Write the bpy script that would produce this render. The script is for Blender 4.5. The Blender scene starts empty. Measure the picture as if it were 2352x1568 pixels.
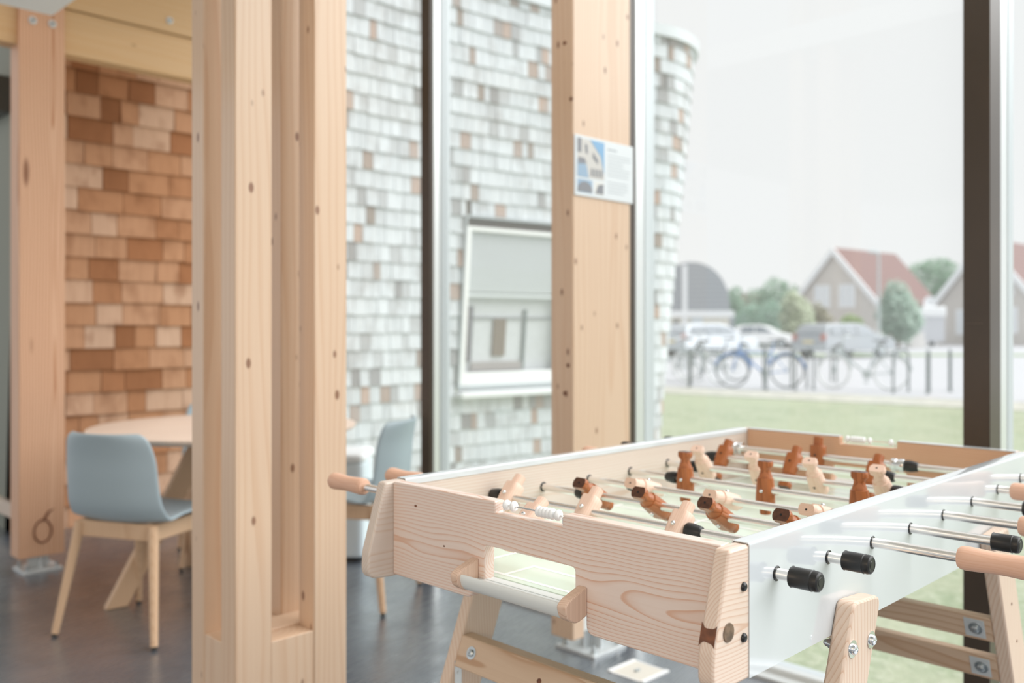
import bpy, bmesh, math, random
from mathutils import Vector, Matrix, noise
R = math.radians
S2 = math.sqrt(0.5)
C = bpy.context.scene.collection
sc = bpy.context.scene

# ------------------------------------------------------------------ materials
def srgb(r, g, b):
    f = lambda c: (c / 255 / 12.92) if c / 255 <= 0.04045 else ((c / 255 + 0.055) / 1.055) ** 2.4
    return (f(r), f(g), f(b), 1)

class NT:
    def __init__(s, name):
        s.m = bpy.data.materials.new(name); s.m.use_nodes = True
        s.t = s.m.node_tree; s.t.nodes.clear()
        s.out = s.t.nodes.new('ShaderNodeOutputMaterial')
    def n(s, typ, ins=None, **at):
        d = s.t.nodes.new(typ)
        for k, v in at.items(): setattr(d, k, v)
        for k, v in (ins or {}).items():
            if isinstance(v, bpy.types.NodeSocket): s.t.links.new(v, d.inputs[k])
            else: d.inputs[k].default_value = v
        return d
    def math(s, op, a, b=0.0, c=0.0):
        return s.n('ShaderNodeMath', {0: a, 1: b, 2: c}, operation=op).outputs[0]
    def mix(s, f, a, b, blend='MIX'):
        return s.n('ShaderNodeMix', {0: f, 6: a, 7: b}, data_type='RGBA', blend_type=blend).outputs[2]
    def ramp(s, f, stops, interp='LINEAR'):
        d = s.n('ShaderNodeValToRGB', {0: f}); cr = d.color_ramp; cr.interpolation = interp
        while len(cr.elements) < len(stops): cr.elements.new(0.5)
        for e, (p, c) in zip(cr.elements, stops): e.position = p; e.color = c
        return d.outputs[0]
    def noise(s, vec, scale, detail=2.0, rough=0.5):
        return s.n('ShaderNodeTexNoise', {'Vector': vec, 'Scale': scale, 'Detail': detail, 'Roughness': rough})
    def mapping(s, vec, scale=(1, 1, 1), loc=(0, 0, 0)):
        return s.n('ShaderNodeMapping', {'Vector': vec, 'Scale': scale, 'Location': loc}).outputs[0]
    def bsdf(s, col, rough=0.5, metal=0.0, spec=0.5, **k):
        ins = {'Base Color': col, 'Roughness': rough, 'Metallic': metal, 'Specular IOR Level': spec}
        ins.update(k)
        b = s.n('ShaderNodeBsdfPrincipled', ins)
        s.t.links.new(b.outputs[0], s.out.inputs[0]); return b
    def obj(s): return s.n('ShaderNodeTexCoord').outputs['Object']

def plain(name, rgb, rough=0.5, metal=0.0, spec=0.5, var=0.0, vscale=20, **k):
    m = NT(name); col = srgb(*rgb)
    if var:
        f = m.noise(m.obj(), vscale, 3).outputs[0]
        d = tuple(c * (1 - var) for c in col[:3]) + (1,); l = tuple(min(1, c * (1 + var)) for c in col[:3]) + (1,)
        col = m.ramp(f, [(0.3, d), (0.7, l)])
    m.bsdf(col, rough, metal, spec, **k); return m.m

def wood(name, axis, light, dark, pith=(0, 0), freq=110, wob=0.03, knots=0.0, rough=0.45, streak=0.10, contrast=0.8, coat=0.0, gs=1.2, cs=5.0, kscale=(2.2, 7.0), rnd=False):
    """Sawn softwood: growth rings about a pith line, wandering along the grain."""
    m = NT(name); o = m.obj()
    if rnd:
        r_ = m.n('ShaderNodeObjectInfo').outputs['Random']
        o = m.n('ShaderNodeVectorMath', {0: o, 1: m.n('ShaderNodeCombineXYZ', {0: m.math('MULTIPLY', r_, 0.7), 1: m.math('MULTIPLY', r_, 0.37), 2: m.math('MULTIPLY', r_, 0.53)}).outputs[0]}, operation='ADD').outputs[0]
    ax = 'xyz'.index(axis); c1, c2 = [i for i in range(3) if i != ax]
    def sca(g, c):
        v = [c, c, c]; v[ax] = g; return tuple(v)
    sep = m.n('ShaderNodeSeparateXYZ', {0: o})
    n1 = m.noise(m.mapping(o, sca(gs, cs)), 1.0, 2.0)
    ns = m.n('ShaderNodeSeparateColor', {0: n1.outputs['Color']})
    def off(i, p, ch):
        d = m.math('MULTIPLY', m.math('SUBTRACT', ns.outputs[ch], 0.5), wob * 2)
        return m.math('ADD', m.math('SUBTRACT', sep.outputs[i], p), d)
    a, b = off(c1, pith[0], 0), off(c2, pith[1], 1)
    r = m.math('SQRT', m.math('ADD', m.math('MULTIPLY', a, a), m.math('MULTIPLY', b, b)))
    ph = m.math('FRACT', m.math('MULTIPLY', r, freq))
    L, Dk = srgb(*light), srgb(*dark)
    md = tuple(L[i] * .7 + Dk[i] * .3 for i in range(3)) + (1,)
    Dk2 = tuple(L[i] * (1 - contrast) + Dk[i] * contrast for i in range(3)) + (1,)
    col = m.ramp(ph, [(0.0, L), (0.50, L), (0.78, md), (0.90, Dk2), (0.95, Dk2), (1.0, L)])
    n2 = m.noise(m.mapping(o, sca(3, 260)), 1.0, 2.0).outputs[0]
    col = m.mix(m.math('MULTIPLY', n2, streak * 2), col, Dk, 'MULTIPLY')
    n3 = m.noise(m.mapping(o, sca(2, 6)), 1.0, 2.0).outputs[0]
    col = m.mix(m.math('MULTIPLY', n3, 0.35), col, md)
    if knots:
        v = m.n('ShaderNodeTexVoronoi', {'Vector': m.mapping(o, sca(kscale[0], kscale[1])), 'Scale': 1.0})
        vr = m.n('ShaderNodeSeparateColor', {0: v.outputs['Color']}).outputs[0]
        lim = m.math('MULTIPLY', m.math('GREATER_THAN', vr, 0.35), knots)
        kf = m.n('ShaderNodeMapRange', {'Value': v.outputs['Distance'], 'From Min': m.math('MULTIPLY', lim, 0.55), 'From Max': lim, 'To Min': 1.0, 'To Max': 0.0}).outputs[0]
        kf = m.math('MULTIPLY', kf, m.math('GREATER_THAN', lim, 0.001))
        col = m.mix(m.math('MULTIPLY', kf, 0.8), col, srgb(120, 72, 45))
    m.bsdf(col, rough, 0, 0.35, **({'Coat Weight': coat, 'Coat Roughness': 0.25} if coat else {})); return m.m

def shingle_mat(name, stops, topc, topamt):
    m = NT(name)
    rnd = m.n('ShaderNodeNewGeometry').outputs['Random Per Island']
    col = m.ramp(rnd, stops)
    o = m.obj()
    st = m.noise(m.mapping(o, (90, 90, 4)), 1.0, 2).outputs[0]
    col = m.mix(m.math('MULTIPLY', st, 0.45), col, topc)
    pt = m.noise(m.mapping(o, (9, 9, 6)), 1.0, 3).outputs[0]
    f = m.n('ShaderNodeMapRange', {'Value': pt, 'From Min': 0.5, 'From Max': 0.75, 'To Min': 0, 'To Max': topamt}).outputs[0]
    col = m.mix(f, col, topc)
    m.bsdf(col, 0.85, 0, 0.2); return m.m

def glass_mat(name, veil=0.02, tint=(0.985, 0.99, 0.99, 1)):
    m = NT(name)
    tr = m.n('ShaderNodeBsdfTransparent', {0: tint}).outputs[0]
    gl = m.n('ShaderNodeBsdfGlossy', {'Color': (1, 1, 1, 1), 'Roughness': 0.02}).outputs[0]
    fr = m.n('ShaderNodeFresnel', {'IOR': 1.45}).outputs[0]
    fr = m.math('MULTIPLY', fr, m.math('SUBTRACT', 1.0, m.n('ShaderNodeNewGeometry').outputs['Backfacing']))
    mx = m.n('ShaderNodeMixShader', {0: fr, 1: tr, 2: gl}).outputs[0]
    if veil:
        df = m.n('ShaderNodeBsdfTranslucent', {0: (0.9, 0.92, 0.92, 1)}).outputs[0]  # translucent white mix imitates bright haze over the outside view
        mx = m.n('ShaderNodeMixShader', {0: veil, 1: mx, 2: df}).outputs[0]
    m.t.links.new(mx, m.out.inputs[0]); return m.m

# ------------------------------------------------------------------ mesh helpers
def tri_axis(axis, p, q, a):
    return {'x': (a, p, q), 'y': (p, a, q), 'z': (p, q, a)}[axis]

def box(bm, lo, hi, mi=0):
    v = [bm.verts.new((x, y, z)) for x in (lo[0], hi[0]) for y in (lo[1], hi[1]) for z in (lo[2], hi[2])]
    for f in ((0, 1, 3, 2), (4, 6, 7, 5), (0, 4, 5, 1), (2, 3, 7, 6), (0, 2, 6, 4), (1, 5, 7, 3)):
        bm.faces.new([v[i] for i in f]).material_index = mi
    return v

def prism(bm, pts, axis, a0, a1, mi=0):
    A = [bm.verts.new(tri_axis(axis, p, q, a0)) for p, q in pts]
    B = [bm.verts.new(tri_axis(axis, p, q, a1)) for p, q in pts]
    n = len(pts)
    for F in (A, B[::-1]): bm.faces.new(F).material_index = mi
    for i in range(n):
        bm.faces.new((A[i], B[i], B[(i + 1) % n], A[(i + 1) % n])).material_index = mi

def fillet(pts, seg=5):
    """pts: (p, q, radius) corners -> polygon with the corners rounded."""
    out = []; n = len(pts)
    for i, (x, y, r) in enumerate(pts):
        if r <= 0: out.append((x, y)); continue
        P = Vector((x, y)); a = (Vector(pts[i - 1][:2]) - P); b = (Vector(pts[(i + 1) % n][:2]) - P)
        ang = a.angle(b); d = min(r / math.tan(ang / 2), a.length * .49, b.length * .49)
        s, e = P + a.normalized() * d, P + b.normalized() * d
        for k in range(seg + 1):
            t = k / seg; out.append(tuple(s * (1 - t) ** 2 + P * 2 * t * (1 - t) + e * t * t))
    return out

def lathe(bm, prof, axis='z', c=(0, 0, 0), seg=24, mi=0, fn=None):
    """prof: (radius, height) pairs along axis, closed at both ends."""
    rings = []
    for r, h in prof:
        ring = []
        for k in range(seg):
            t = 2 * math.pi * k / seg; p, q = r * math.cos(t), r * math.sin(t)
            v = Vector(tri_axis(axis, p, q, h))
            if fn: v = fn(v)
            ring.append(bm.verts.new(v + Vector(c)))
        rings.append(ring)
    for A, B in zip(rings, rings[1:]):
        for k in range(seg):
            bm.faces.new((A[k], A[(k + 1) % seg], B[(k + 1) % seg], B[k])).material_index = mi
    for rg in (rings[0][::-1], rings[-1]): bm.faces.new(rg).material_index = mi

def tube(bm, pts, r, seg=8, mi=0, closed=False):
    P = [Vector(p) for p in pts]; n = len(P)
    rad = r if isinstance(r, (list, tuple)) else [r] * n
    rings = []; ref = None
    for i in range(n):
        if closed: d = P[(i + 1) % n] - P[i - 1]
        else: d = P[min(i + 1, n - 1)] - P[max(i - 1, 0)]
        d.normalize()
        if ref is None: ref = d.orthogonal()
        ref = (ref - d * ref.dot(d))
        ref = ref.normalized() if ref.length > 1e-6 else d.orthogonal().normalized()
        b = d.cross(ref)
        rings.append([bm.verts.new(P[i] + (ref * math.cos(2 * math.pi * k / seg) + b * math.sin(2 * math.pi * k / seg)) * rad[i]) for k in range(seg)])
    pairs = list(zip(rings, rings[1:])) + ([(rings[-1], rings[0])] if closed else [])
    for A, B in pairs:
        for k in range(seg): bm.faces.new((A[k], A[(k + 1) % seg], B[(k + 1) % seg], B[k])).material_index = mi
    if not closed:
        for rg in (rings[0][::-1], rings[-1]): bm.faces.new(rg).material_index = mi

def obj(name, bm, mats, parent=None, shift=None, smooth=35, bevel=0.0, fixn=True):
    if shift is not None: bmesh.ops.translate(bm, verts=bm.verts, vec=-Vector(shift))
    if fixn: bmesh.ops.recalc_face_normals(bm, faces=bm.faces)
    me = bpy.data.meshes.new(name); bm.to_mesh(me); bm.free()
    for m in (mats if isinstance(mats, (list, tuple)) else [mats]): me.materials.append(m)
    if smooth:
        me.polygons.foreach_set('use_smooth', [True] * len(me.polygons)); me.set_sharp_from_angle(angle=R(smooth))
    o = bpy.data.objects.new(name, me); C.objects.link(o)
    if parent: o.parent = parent
    if bevel:
        b = o.modifiers.new('edges', 'BEVEL'); b.width = bevel; b.segments = 2; b.limit_method = 'ANGLE'; b.angle_limit = R(40); b.harden_normals = False
    return o

def tag(o, label, cat, group=None, kind=None):
    o['label'] = label; o['category'] = cat
    if group: o['group'] = group
    if kind: o['kind'] = kind
    return o

def thing(name, label, cat, loc=(0, 0, 0), rz=0.0, group=None, kind=None):
    o = bpy.data.objects.new(name, None); C.objects.link(o); o.empty_display_size = 0.1
    o.location = loc; o.rotation_euler = (0, 0, rz)
    return tag(o, label, cat, group, kind)

def kids(o): return list(o.children)
def copy_tree(o, parent=None):
    ch = kids(o)
    c = o.copy(); C.objects.link(c)
    if parent is not None: c.parent = parent
    for k in ch: copy_tree(k, c)
    return c

def B(): return bmesh.new()
def g(X, D): return ((X + D) * S2, (D - X) * S2)       # street grid, turned 45 degrees against the room
GROUND = -0.05
STREET = -math.pi / 4

# ------------------------------------------------------------------ palette
M = {}
M['white_metal'] = plain('white_lacquer', (209, 215, 218), 0.12, 0, 0.5, **{'Coat Weight': .7, 'Coat Roughness': 0.03, 'Coat IOR': 1.6})
M['alu'] = plain('white_aluminium', (222, 227, 226), 0.3, 0.0, 0.5)
M['steel'] = plain('steel_rod', (240, 237, 233), 0.27, 1.0)
M['chrome'] = plain('chrome', (225, 228, 230), 0.12, 1.0)
M['zinc'] = plain('zinc', (190, 196, 198), 0.35, 1.0, var=.12)
M['galv'] = plain('galvanised_steel', (214, 219, 221), 0.45, 0.35, var=.06)
M['rubber'] = plain('black_rubber', (34, 34, 34), 0.38, 0, 0.45, var=.25, vscale=60)
M['black'] = plain('black_bolt', (26, 28, 29), 0.25, 0, 0.5)
M['darkgap'] = plain('dark_gap', (70, 62, 45), 0.8)
M['bead'] = plain('white_bead', (240, 242, 243), 0.3)
M['field'] = plain('pale_green_playfield', (215, 231, 217), 0.2, 0, 0.5)
M['line'] = plain('white_line', (252, 253, 252), 0.3)
PINE_L, PINE_D = (233, 219, 210), (215, 170, 142)
PX = 1.661; PY = 0.986
M['pine_y'] = wood('pine_end_panel', 'y', PINE_L, PINE_D, (-0.607, 0.797), 205, 0.017, gs=3.0, cs=8, contrast=.9, coat=.35)
M['pine_far'] = wood('pine_far_panel', 'y', (222, 184, 155), (200, 142, 104), (0.60, 0.80), 190, 0.017, gs=2.6, cs=7, contrast=.7)
M['pine_x'] = wood('pine_side_plank', 'x', (217, 206, 196), (202, 172, 148), (0.41, 0.79), 210, 0.012, gs=2.0, cs=7, contrast=.6)
M['pine_x2'] = wood('pine_side_plank_right', 'x', (231, 214, 199), (208, 168, 140), (-0.40, 0.80), 230, 0.012, gs=4.0, cs=9, contrast=.85, coat=.35)
M['pine_leg'] = wood('pine_leg', 'z', (228, 209, 192), (204, 166, 136), (0.04, -0.02), 170, 0.025, gs=1.5, cs=7, contrast=.7)
M['pine_bar'] = wood('pine_crossbar', 'y', (218, 193, 168), (186, 146, 112), (0.05, 0.3), 190, 0.015, gs=1.5, cs=7)
M['ply'] = wood('layered_block', 'z', (226, 200, 180), (194, 152, 126), (0.3, 0.02), 330, 0.003)
M['beech'] = wood('beech', 'y', (226, 186, 162), (214, 166, 138), (0.02, 0.01), 240, 0.01, rough=.4, contrast=.5)
M['fig_light'] = wood('beech_player', 'z', (232, 205, 188), (216, 178, 152), (0.02, 0.01), 260, 0.008, rough=.4, contrast=.6)
M['fig_dark'] = wood('stained_player', 'z', (176, 108, 66), (122, 66, 34), (0.02, 0.012), 240, 0.012, rough=.3)
M['endgrain'] = plain('dark_end_grain', (82, 50, 34), 0.4, var=.3, vscale=200)
M['pine_heart'] = plain('pine_heart', (214, 170, 138), .5, var=.12, vscale=80)
M['knot'] = plain('knot', (112, 92, 74), 0.5, var=.4, vscale=120)
M['scorch'] = plain('resin_stain', (112, 66, 40), 0.5, var=.4, vscale=90)
COL_L, COL_D = (224, 198, 172), (202, 158, 120)
M['col'] = wood('spruce_column', 'z', COL_L, COL_D, (0.35, 0.3), 75, 0.05, knots=0.15, gs=.5, cs=5, kscale=(9.0, 17.0), contrast=.35, coat=.6, rnd=True)
M['post'] = wood('larch_post', 'z', (226, 186, 156), (186, 128, 90), (0.05, -0.09), 80, 0.04, knots=0.12, gs=.8, cs=6, kscale=(1.4, 7.0), contrast=1.0)
M['beam'] = wood('spruce_beam', 'x', (216, 184, 142), (208, 166, 116), (4.5, 2.3), 60, 0.05, knots=0.15, gs=.5, cs=5, kscale=(6, 13.0), contrast=.35)
M['oak'] = wood('oak_chair_leg', 'z', (222, 190, 158), (196, 156, 120), (0.1, 0.05), 120, 0.02, contrast=.5)
M['tabletop'] = wood('pale_oak_top', 'x', (236, 216, 200), (222, 196, 176), (0.2, 0.5), 60, 0.02, contrast=.4)

# ------------------------------------------------------------------ camera, light, sky
cam = bpy.data.objects.new('camera', bpy.data.cameras.new('camera')); C.objects.link(cam)
cam.location = (0, 0, 1.18); cam.rotation_euler = (R(90), 0, R(-45))
cd = cam.data; cd.sensor_width = 36; cd.lens = 36 * 2071 / 2352; cd.shift_y = -29 / 2352
cd.clip_start = 0.05; cd.clip_end = 400
cd.dof.use_dof = True; cd.dof.focus_distance = 1.33; cd.dof.aperture_fstop = 3.0
sc.camera = cam
w = bpy.data.worlds.new('overcast'); sc.world = w; w.use_nodes = True
bg = w.node_tree.nodes['Background']; bg.inputs[0].default_value = (0.985, 0.995, 1.0, 1); bg.inputs[1].default_value = 0.61
sun = bpy.data.objects.new('daylight', bpy.data.lights.new('daylight', 'SUN')); C.objects.link(sun)
sun.data.energy = 3.0; sun.data.angle = R(70); sun.data.color = (1.0, 1.0, 0.995)
sun.rotation_euler = Vector((-0.72, 0.62, -1.0)).to_track_quat('-Z', 'Y').to_euler()
for x_, y_ in ((-2.2, 0.7), (-2.2, -0.9)):     # unseen warm fill lights, added to lift faces turned from the window
    l = bpy.data.objects.new('pendant_light', bpy.data.lights.new('pendant_light', 'POINT')); C.objects.link(l)
    l.data.energy = 29; l.data.shadow_soft_size = 0.22; l.data.color = (1.0, 0.74, 0.47); l.location = (x_, y_, 1.75)
sc.view_settings.view_transform = 'Standard'; sc.view_settings.look = 'None'
sc.view_settings.exposure = 0.55; sc.view_settings.gamma = 1.0
sc.cycles.use_denoising = True
sc.cycles.max_bounces = 8; sc.cycles.transparent_max_bounces = 12

# ------------------------------------------------------------------ room shell
def floor_material():
    m = NT('grey_floor_tiles'); o = m.obj()
    rot = m.n('ShaderNodeMapping', {'Vector': o, 'Rotation': (0, 0, R(-12))}).outputs[0]
    br = m.n('ShaderNodeTexBrick', {'Vector': rot, 'Color1': srgb(78, 87, 99), 'Color2': srgb(66, 74, 84), 'Mortar': srgb(58, 65, 73), 'Scale': 1.0, 'Mortar Size': 0.003, 'Brick Width': 0.5, 'Row Height': 0.5})
    st = m.noise(m.mapping(rot, (6, 160, 1)), 1.0, 3).outputs[0]
    st2 = m.noise(rot, 5.0, 3).outputs[0]
    col = m.mix(m.math('MULTIPLY', st, 0.5), br.outputs[0], srgb(60, 60, 62))
    col = m.mix(m.math('MULTIPLY', st2, 0.5), col, srgb(88, 96, 106))
    m.bsdf(col, m.n('ShaderNodeMapRange', {'Value': st, 'To Min': 0.24, 'To Max': 0.40}).outputs[0], 0, 0.8, **{'Coat Weight': m.n('ShaderNodeMapRange', {'Value': st2, 'From Min': .3, 'From Max': .7, 'To Min': 0.55, 'To Max': 1.0}).outputs[0], 'Coat Roughness': m.n('ShaderNodeMapRange', {'Value': st, 'From Min': .3, 'From Max': .7, 'To Min': 0.16, 'To Max': 0.40}).outputs[0], 'Coat IOR': 2.3}); return m.m
b = B(); box(b, (-5, -4, -0.1), (2.86, 7.5, 0)); tag(obj('floor', b, floor_material()), 'grey tiled floor of the room', 'floor', kind='structure')
b = B(); box(b, (-5, -0.6, 2.60), (1.417, 4.367, 2.72))
ceil = tag(obj('ceiling', b, plain('white_ceiling', (246, 248, 248), 0.8)), 'white lowered ceiling with its corner above the left post', 'ceiling', kind='structure')
b = B(); box(b, (-1.5, -0.6, 4.90), (1.55, 7.5, 5.02)); box(b, (1.55, 3.0, 3.45), (2.95, 7.5, 3.57)); obj('unseen_deck', b, M['beam'], ceil)  # unseen slabs shaped for the light: open over the table, shading the left

# shingled wall: one path, inside and outside
path = [(1.64, 5.55), (4.2, 5.55), (5.0, 5.495), (5.86, 5.385), (6.5, 5.262), (6.99, 5.145)]
for k in range(0, 19): a = R(-100 + 9.5 * k); path.append((7.10 + 0.62 * math.cos(a), 5.755 + 0.62 * math.sin(a)))
path += [(7.3, 6.7), (6.9, 7.6)]
PV = [Vector(p) for p in path]; ARC = [0]
for p, q in zip(PV, PV[1:]): ARC.append(ARC[-1] + (q - p).length)
def at(s):
    s = max(0, min(ARC[-1] - 1e-4, s))
    i = next(i for i in range(len(ARC) - 1) if ARC[i + 1] > s)
    t = (s - ARC[i]) / (ARC[i + 1] - ARC[i])
    def nrm(j):
        a = PV[max(j - 1, 0)]; c = PV[min(j + 1, len(PV) - 1)]; d = (c - a).normalized(); return Vector((d.y, -d.x))
    n = (nrm(i) * (1 - t) + nrm(i + 1) * t).normalized()
    return PV[i].lerp(PV[i + 1], t), n
LEAN = 0.09
def wallpt(s, z, o=0.0):
    p, n = at(s); p = p + n * (o + LEAN * (z - 1.18)); return Vector((p.x, p.y, z))
def shingles(s0, s1, z0, z1, expo, wr, seed, holes=(), top_jag=0.004, amt=1.0):
    rng = random.Random(seed); bm = B(); z = z0
    while z < z1:
        s = s0 - rng.random() * wr[1]
        while s < s1:
            wd = rng.uniform(*wr); a, c = max(s, s0), min(s + wd - 0.004, s1); s += wd
            if c - a < 0.02: continue
            skip = False; zlo = zhi = None
            for (h0, h1, hz0, hz1) in holes:
                if z + expo > hz0 and z < hz1:
                    if a >= h0 and c <= h1:
                        if z + expo - hz1 > .03: zlo = hz1 + .004
                        elif hz0 - z > .03: zhi = hz0
                        else: skip = True
                    elif a < h0 < c: c = h0
                    elif a < h1 < c: a = h1
            if skip or c - a < 0.015: continue
            th = 0.017 + rng.random() * 0.008; zb = z + rng.uniform(-1, 1) * top_jag; zt = min(z + expo + 0.02, z1 + 0.02)
            if zlo: zb = zlo
            if zhi: zt = zhi
            v = []
            for ss in (a, c):
                for (zz, o) in ((zb, 0.0), (zb, th), (zt, 0.0), (zt, 0.004)): v.append(bm.verts.new(wallpt(ss, zz, o)))
            for f in ((0, 1, 3, 2), (4, 6, 7, 5), (1, 5, 7, 3), (0, 4, 5, 1), (2, 3, 7, 6)): bm.faces.new([v[i] for i in f])
        z += expo
    return bm
def sheet(s0, s1, z0, z1, o, n=60, bm=None):
    bm = bm or B(); V = [[bm.verts.new(wallpt(s0 + (s1 - s0) * i / n, zz, oo)) for (zz, oo) in ((z0, o), (z1, o), (z1, o - 0.2), (z0, o - 0.2))] for i in range(n + 1)]
    for P, Q in zip(V, V[1:]):
        for k in range(4): bm.faces.new((P[k], Q[k], Q[(k + 1) % 4], P[(k + 1) % 4]))
    bm.faces.new(V[0][::-1]); bm.faces.new(V[-1]); return bm
SG = 2.85 - 1.64       # arc length where the glazing meets the wall
m_in = shingle_mat('cedar_shingles', [(0, srgb(150, 102, 70)), (.15, srgb(176, 122, 86)), (.4, srgb(200, 150, 114)), (.7, srgb(214, 172, 142)), (1, srgb(224, 192, 168))], srgb(138, 92, 62), .55)
m_out = shingle_mat('weathered_shingles', [(0, srgb(140, 128, 118)), (.05, srgb(192, 162, 144)), (.09, srgb(142, 142, 143)), (.18, srgb(190, 194, 198)), (.25, srgb(212, 219, 225)), (.55, srgb(221, 228, 234)), (1, srgb(228, 235, 241))], srgb(160, 158, 158), .5)
m_back = plain('shingle_gaps', (96, 66, 42), 0.9); m_back2 = plain('weathered_gaps', (120, 116, 110), 0.9)
wl = tag(obj('wall_left', sheet(0, SG, -0.02, 4.9, -0.002, 4), m_back), 'inside wall clad in warm brown cedar shingles', 'wall', kind='structure')
obj('shingle_cladding', shingles(0, SG, 0.0, 3.6, 0.1335, (0.10, 0.26), 5), m_in, wl, smooth=0)
# grey return wall with raised skirting, far left
b = B(); box(b, (1.64, 5.66, 0), (1.80, 7.4, 4.9)); tag(obj('wall_back', b, plain('sage_wall', (134, 138, 128), 0.7)), 'sage grey wall behind the left post', 'wall', kind='structure')
b = B(); box(b, (1.615, 5.64, 0.10), (1.64, 7.4, 0.185)); tag(obj('baseboard_back', b, plain('pale_skirting', (214, 198, 184), 0.5)), 'pale raised skirting board on the sage wall', 'baseboard', kind='structure')
b = B(); box(b, (1.56, 5.74, 2.43), (1.64, 6.1, 2.64)); box(b, (1.55, 5.76, 2.44), (1.56, 6.08, 2.46), 1)
tag(obj('wall_speaker', b, [plain('grey_speaker', (84, 86, 82), 0.6), M['black']], bevel=.008), 'dark grey box speaker high on the sage wall at the left edge', 'speaker')

# ------------------------------------------------------------------ timber posts and beams
def bolt_disc(bm, c, axis, r, t=0.006, mi=0, sgn=-1, dome=0.45):
    prof = [(r, 0), (r, sgn * t * .7), (r * .9, sgn * t), (r * dome, sgn * t), (r * dome, sgn * t * 1.8), (r * dome * .7, sgn * t * 2.4), (0.0004, sgn * t * 2.5)]
    lathe(bm, prof, axis, c, 20, mi)
    o_ = sgn * t * 2.6; lathe(bm, [(r * .30, o_ - sgn * t * .3), (r * .30, o_), (.0003, o_)], axis, c, 14, mi + 1)

def shoe(parent, lo, hi, cut, shift):
    x0, y0 = lo; x1, y1 = hi
    b = B(); box(b, (x0, y0, 0), (x1, y1, 0.012)); obj('base_plate', b, M['galv'], parent, shift, bevel=.001)
    b = B(); xm = (x0 + x1) / 2; ym = (y0 + y1) / 2
    box(b, (xm - .045, ym - .004, .012), (xm + .045, ym + .004, cut + .02)); box(b, (xm - .004, ym - .05, .012), (xm + .004, ym + .05, cut - .001))
    obj('web_plate', b, M['galv'], parent, shift)
    for sx in (x0 + .022, x1 - .022):
        for sy in (y0 + .022, y1 - .022):
            b = B(); lathe(b, [(.011, .012), (.011, .022), (.006, .022), (.006, .04), (.001, .041)], 'z', (sx, sy, 0), 6); obj('anchor_bolt', b, M['zinc'], parent, shift)

# left post
lp = thing('timber_post', 'reddish timber post on a steel foot at the left edge, two bolts at its top', 'post', (1.4875, 4.787, 0), kind='structure'); sh = lp.location
b = B(); box(b, (1.383, 4.723, .073), (1.592, 4.851, 4.9)); obj('shaft', b, M['post'], lp, sh, bevel=.004)
for x, z in ((1.444, 2.671), (1.533, 2.675)):
    b = B(); bolt_disc(b, (x, 4.723, z), 'y', .019); obj('bolt', b, [M['galv'], M['black']], lp, sh)
b = B(); bm_ = b
for k in range(26):      # dark ring knot near the foot
    t = 2 * math.pi * k / 26
pts = [(1.490 + .040 * math.cos(2 * math.pi * k / 24), 4.7225, .195 + .055 * math.sin(2 * math.pi * k / 24)) for k in range(24)]
tube(b, pts, .0045, 6, closed=True); tube(b, [(1.495, 4.7225, .25), (1.515, 4.7225, .285), (1.54, 4.7225, .297)], [.007, .006, .002], 6)
obj('knot_ring', b, M['scorch'], lp, sh)
shoe(lp, (1.40, 4.70), (1.575, 4.875), .073, sh)
# beams
bm1 = thing('timber_beam', 'double spruce beam running from the left post towards the shingle wall', 'beam', (2.0, 4.8, 2.55), kind='structure'); sh = bm1.location
b = B(); box(b, (-1.5, 4.75, 2.55), (2.74, 4.85, 2.772)); obj('lower_board', b, M['beam'], bm1, sh, bevel=.003)
b = B(); box(b, (1.592, 4.735, 2.775), (2.74, 4.86, 3.05)); box(b, (-1.5, 4.735, 2.775), (1.383, 4.86, 3.05)); obj('upper_board', b, M['beam'], bm1, sh, bevel=.003)
b = B(); bolt_disc(b, (2.128, 4.735, 2.838), 'y', .018); obj('bolt', b, [M['galv'], M['black']], bm1, sh)

# built-up column, four uprights round spacer blocks
bc = thing('timber_column', 'built-up pale timber column of four uprights with slots between them', 'column', (1.241, 2.15, 0), kind='structure'); sh = bc.location
for k, (x0, x1, y0, y1) in enumerate(((1.0778, 1.1788, 2.0333, 2.1062), (1.302, 1.404, 2.0333, 2.1095), (1.0778, 1.1788, 2.198, 2.267), (1.302, 1.404, 2.198, 2.267))):
    b = B(); bx = ((x0 + x1) / 2, (y0 + y1) / 2, 0); box(b, (x0, y0, 0), (x1, y1, 4.9))
    o = obj('upright', b, M['col'], bc, bx, bevel=.0035); o.location = Vector(bx) - Vector(sh)
b = B(); box(b, (1.0795, 2.1062, 0), (1.4025, 2.198, .397)); obj('spacer_block', b, M['col'], bc, sh, bevel=.002)
b = B(); box(b, (1.1788, 2.036, 0), (1.302, 2.1058, .391)); obj('spacer_block', b, M['col'], bc, sh, bevel=.002)
b = B(); box(b, (1.1788, 2.1985, 0), (1.302, 2.265, .391)); obj('spacer_block', b, M['col'], bc, sh, bevel=.002)

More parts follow.
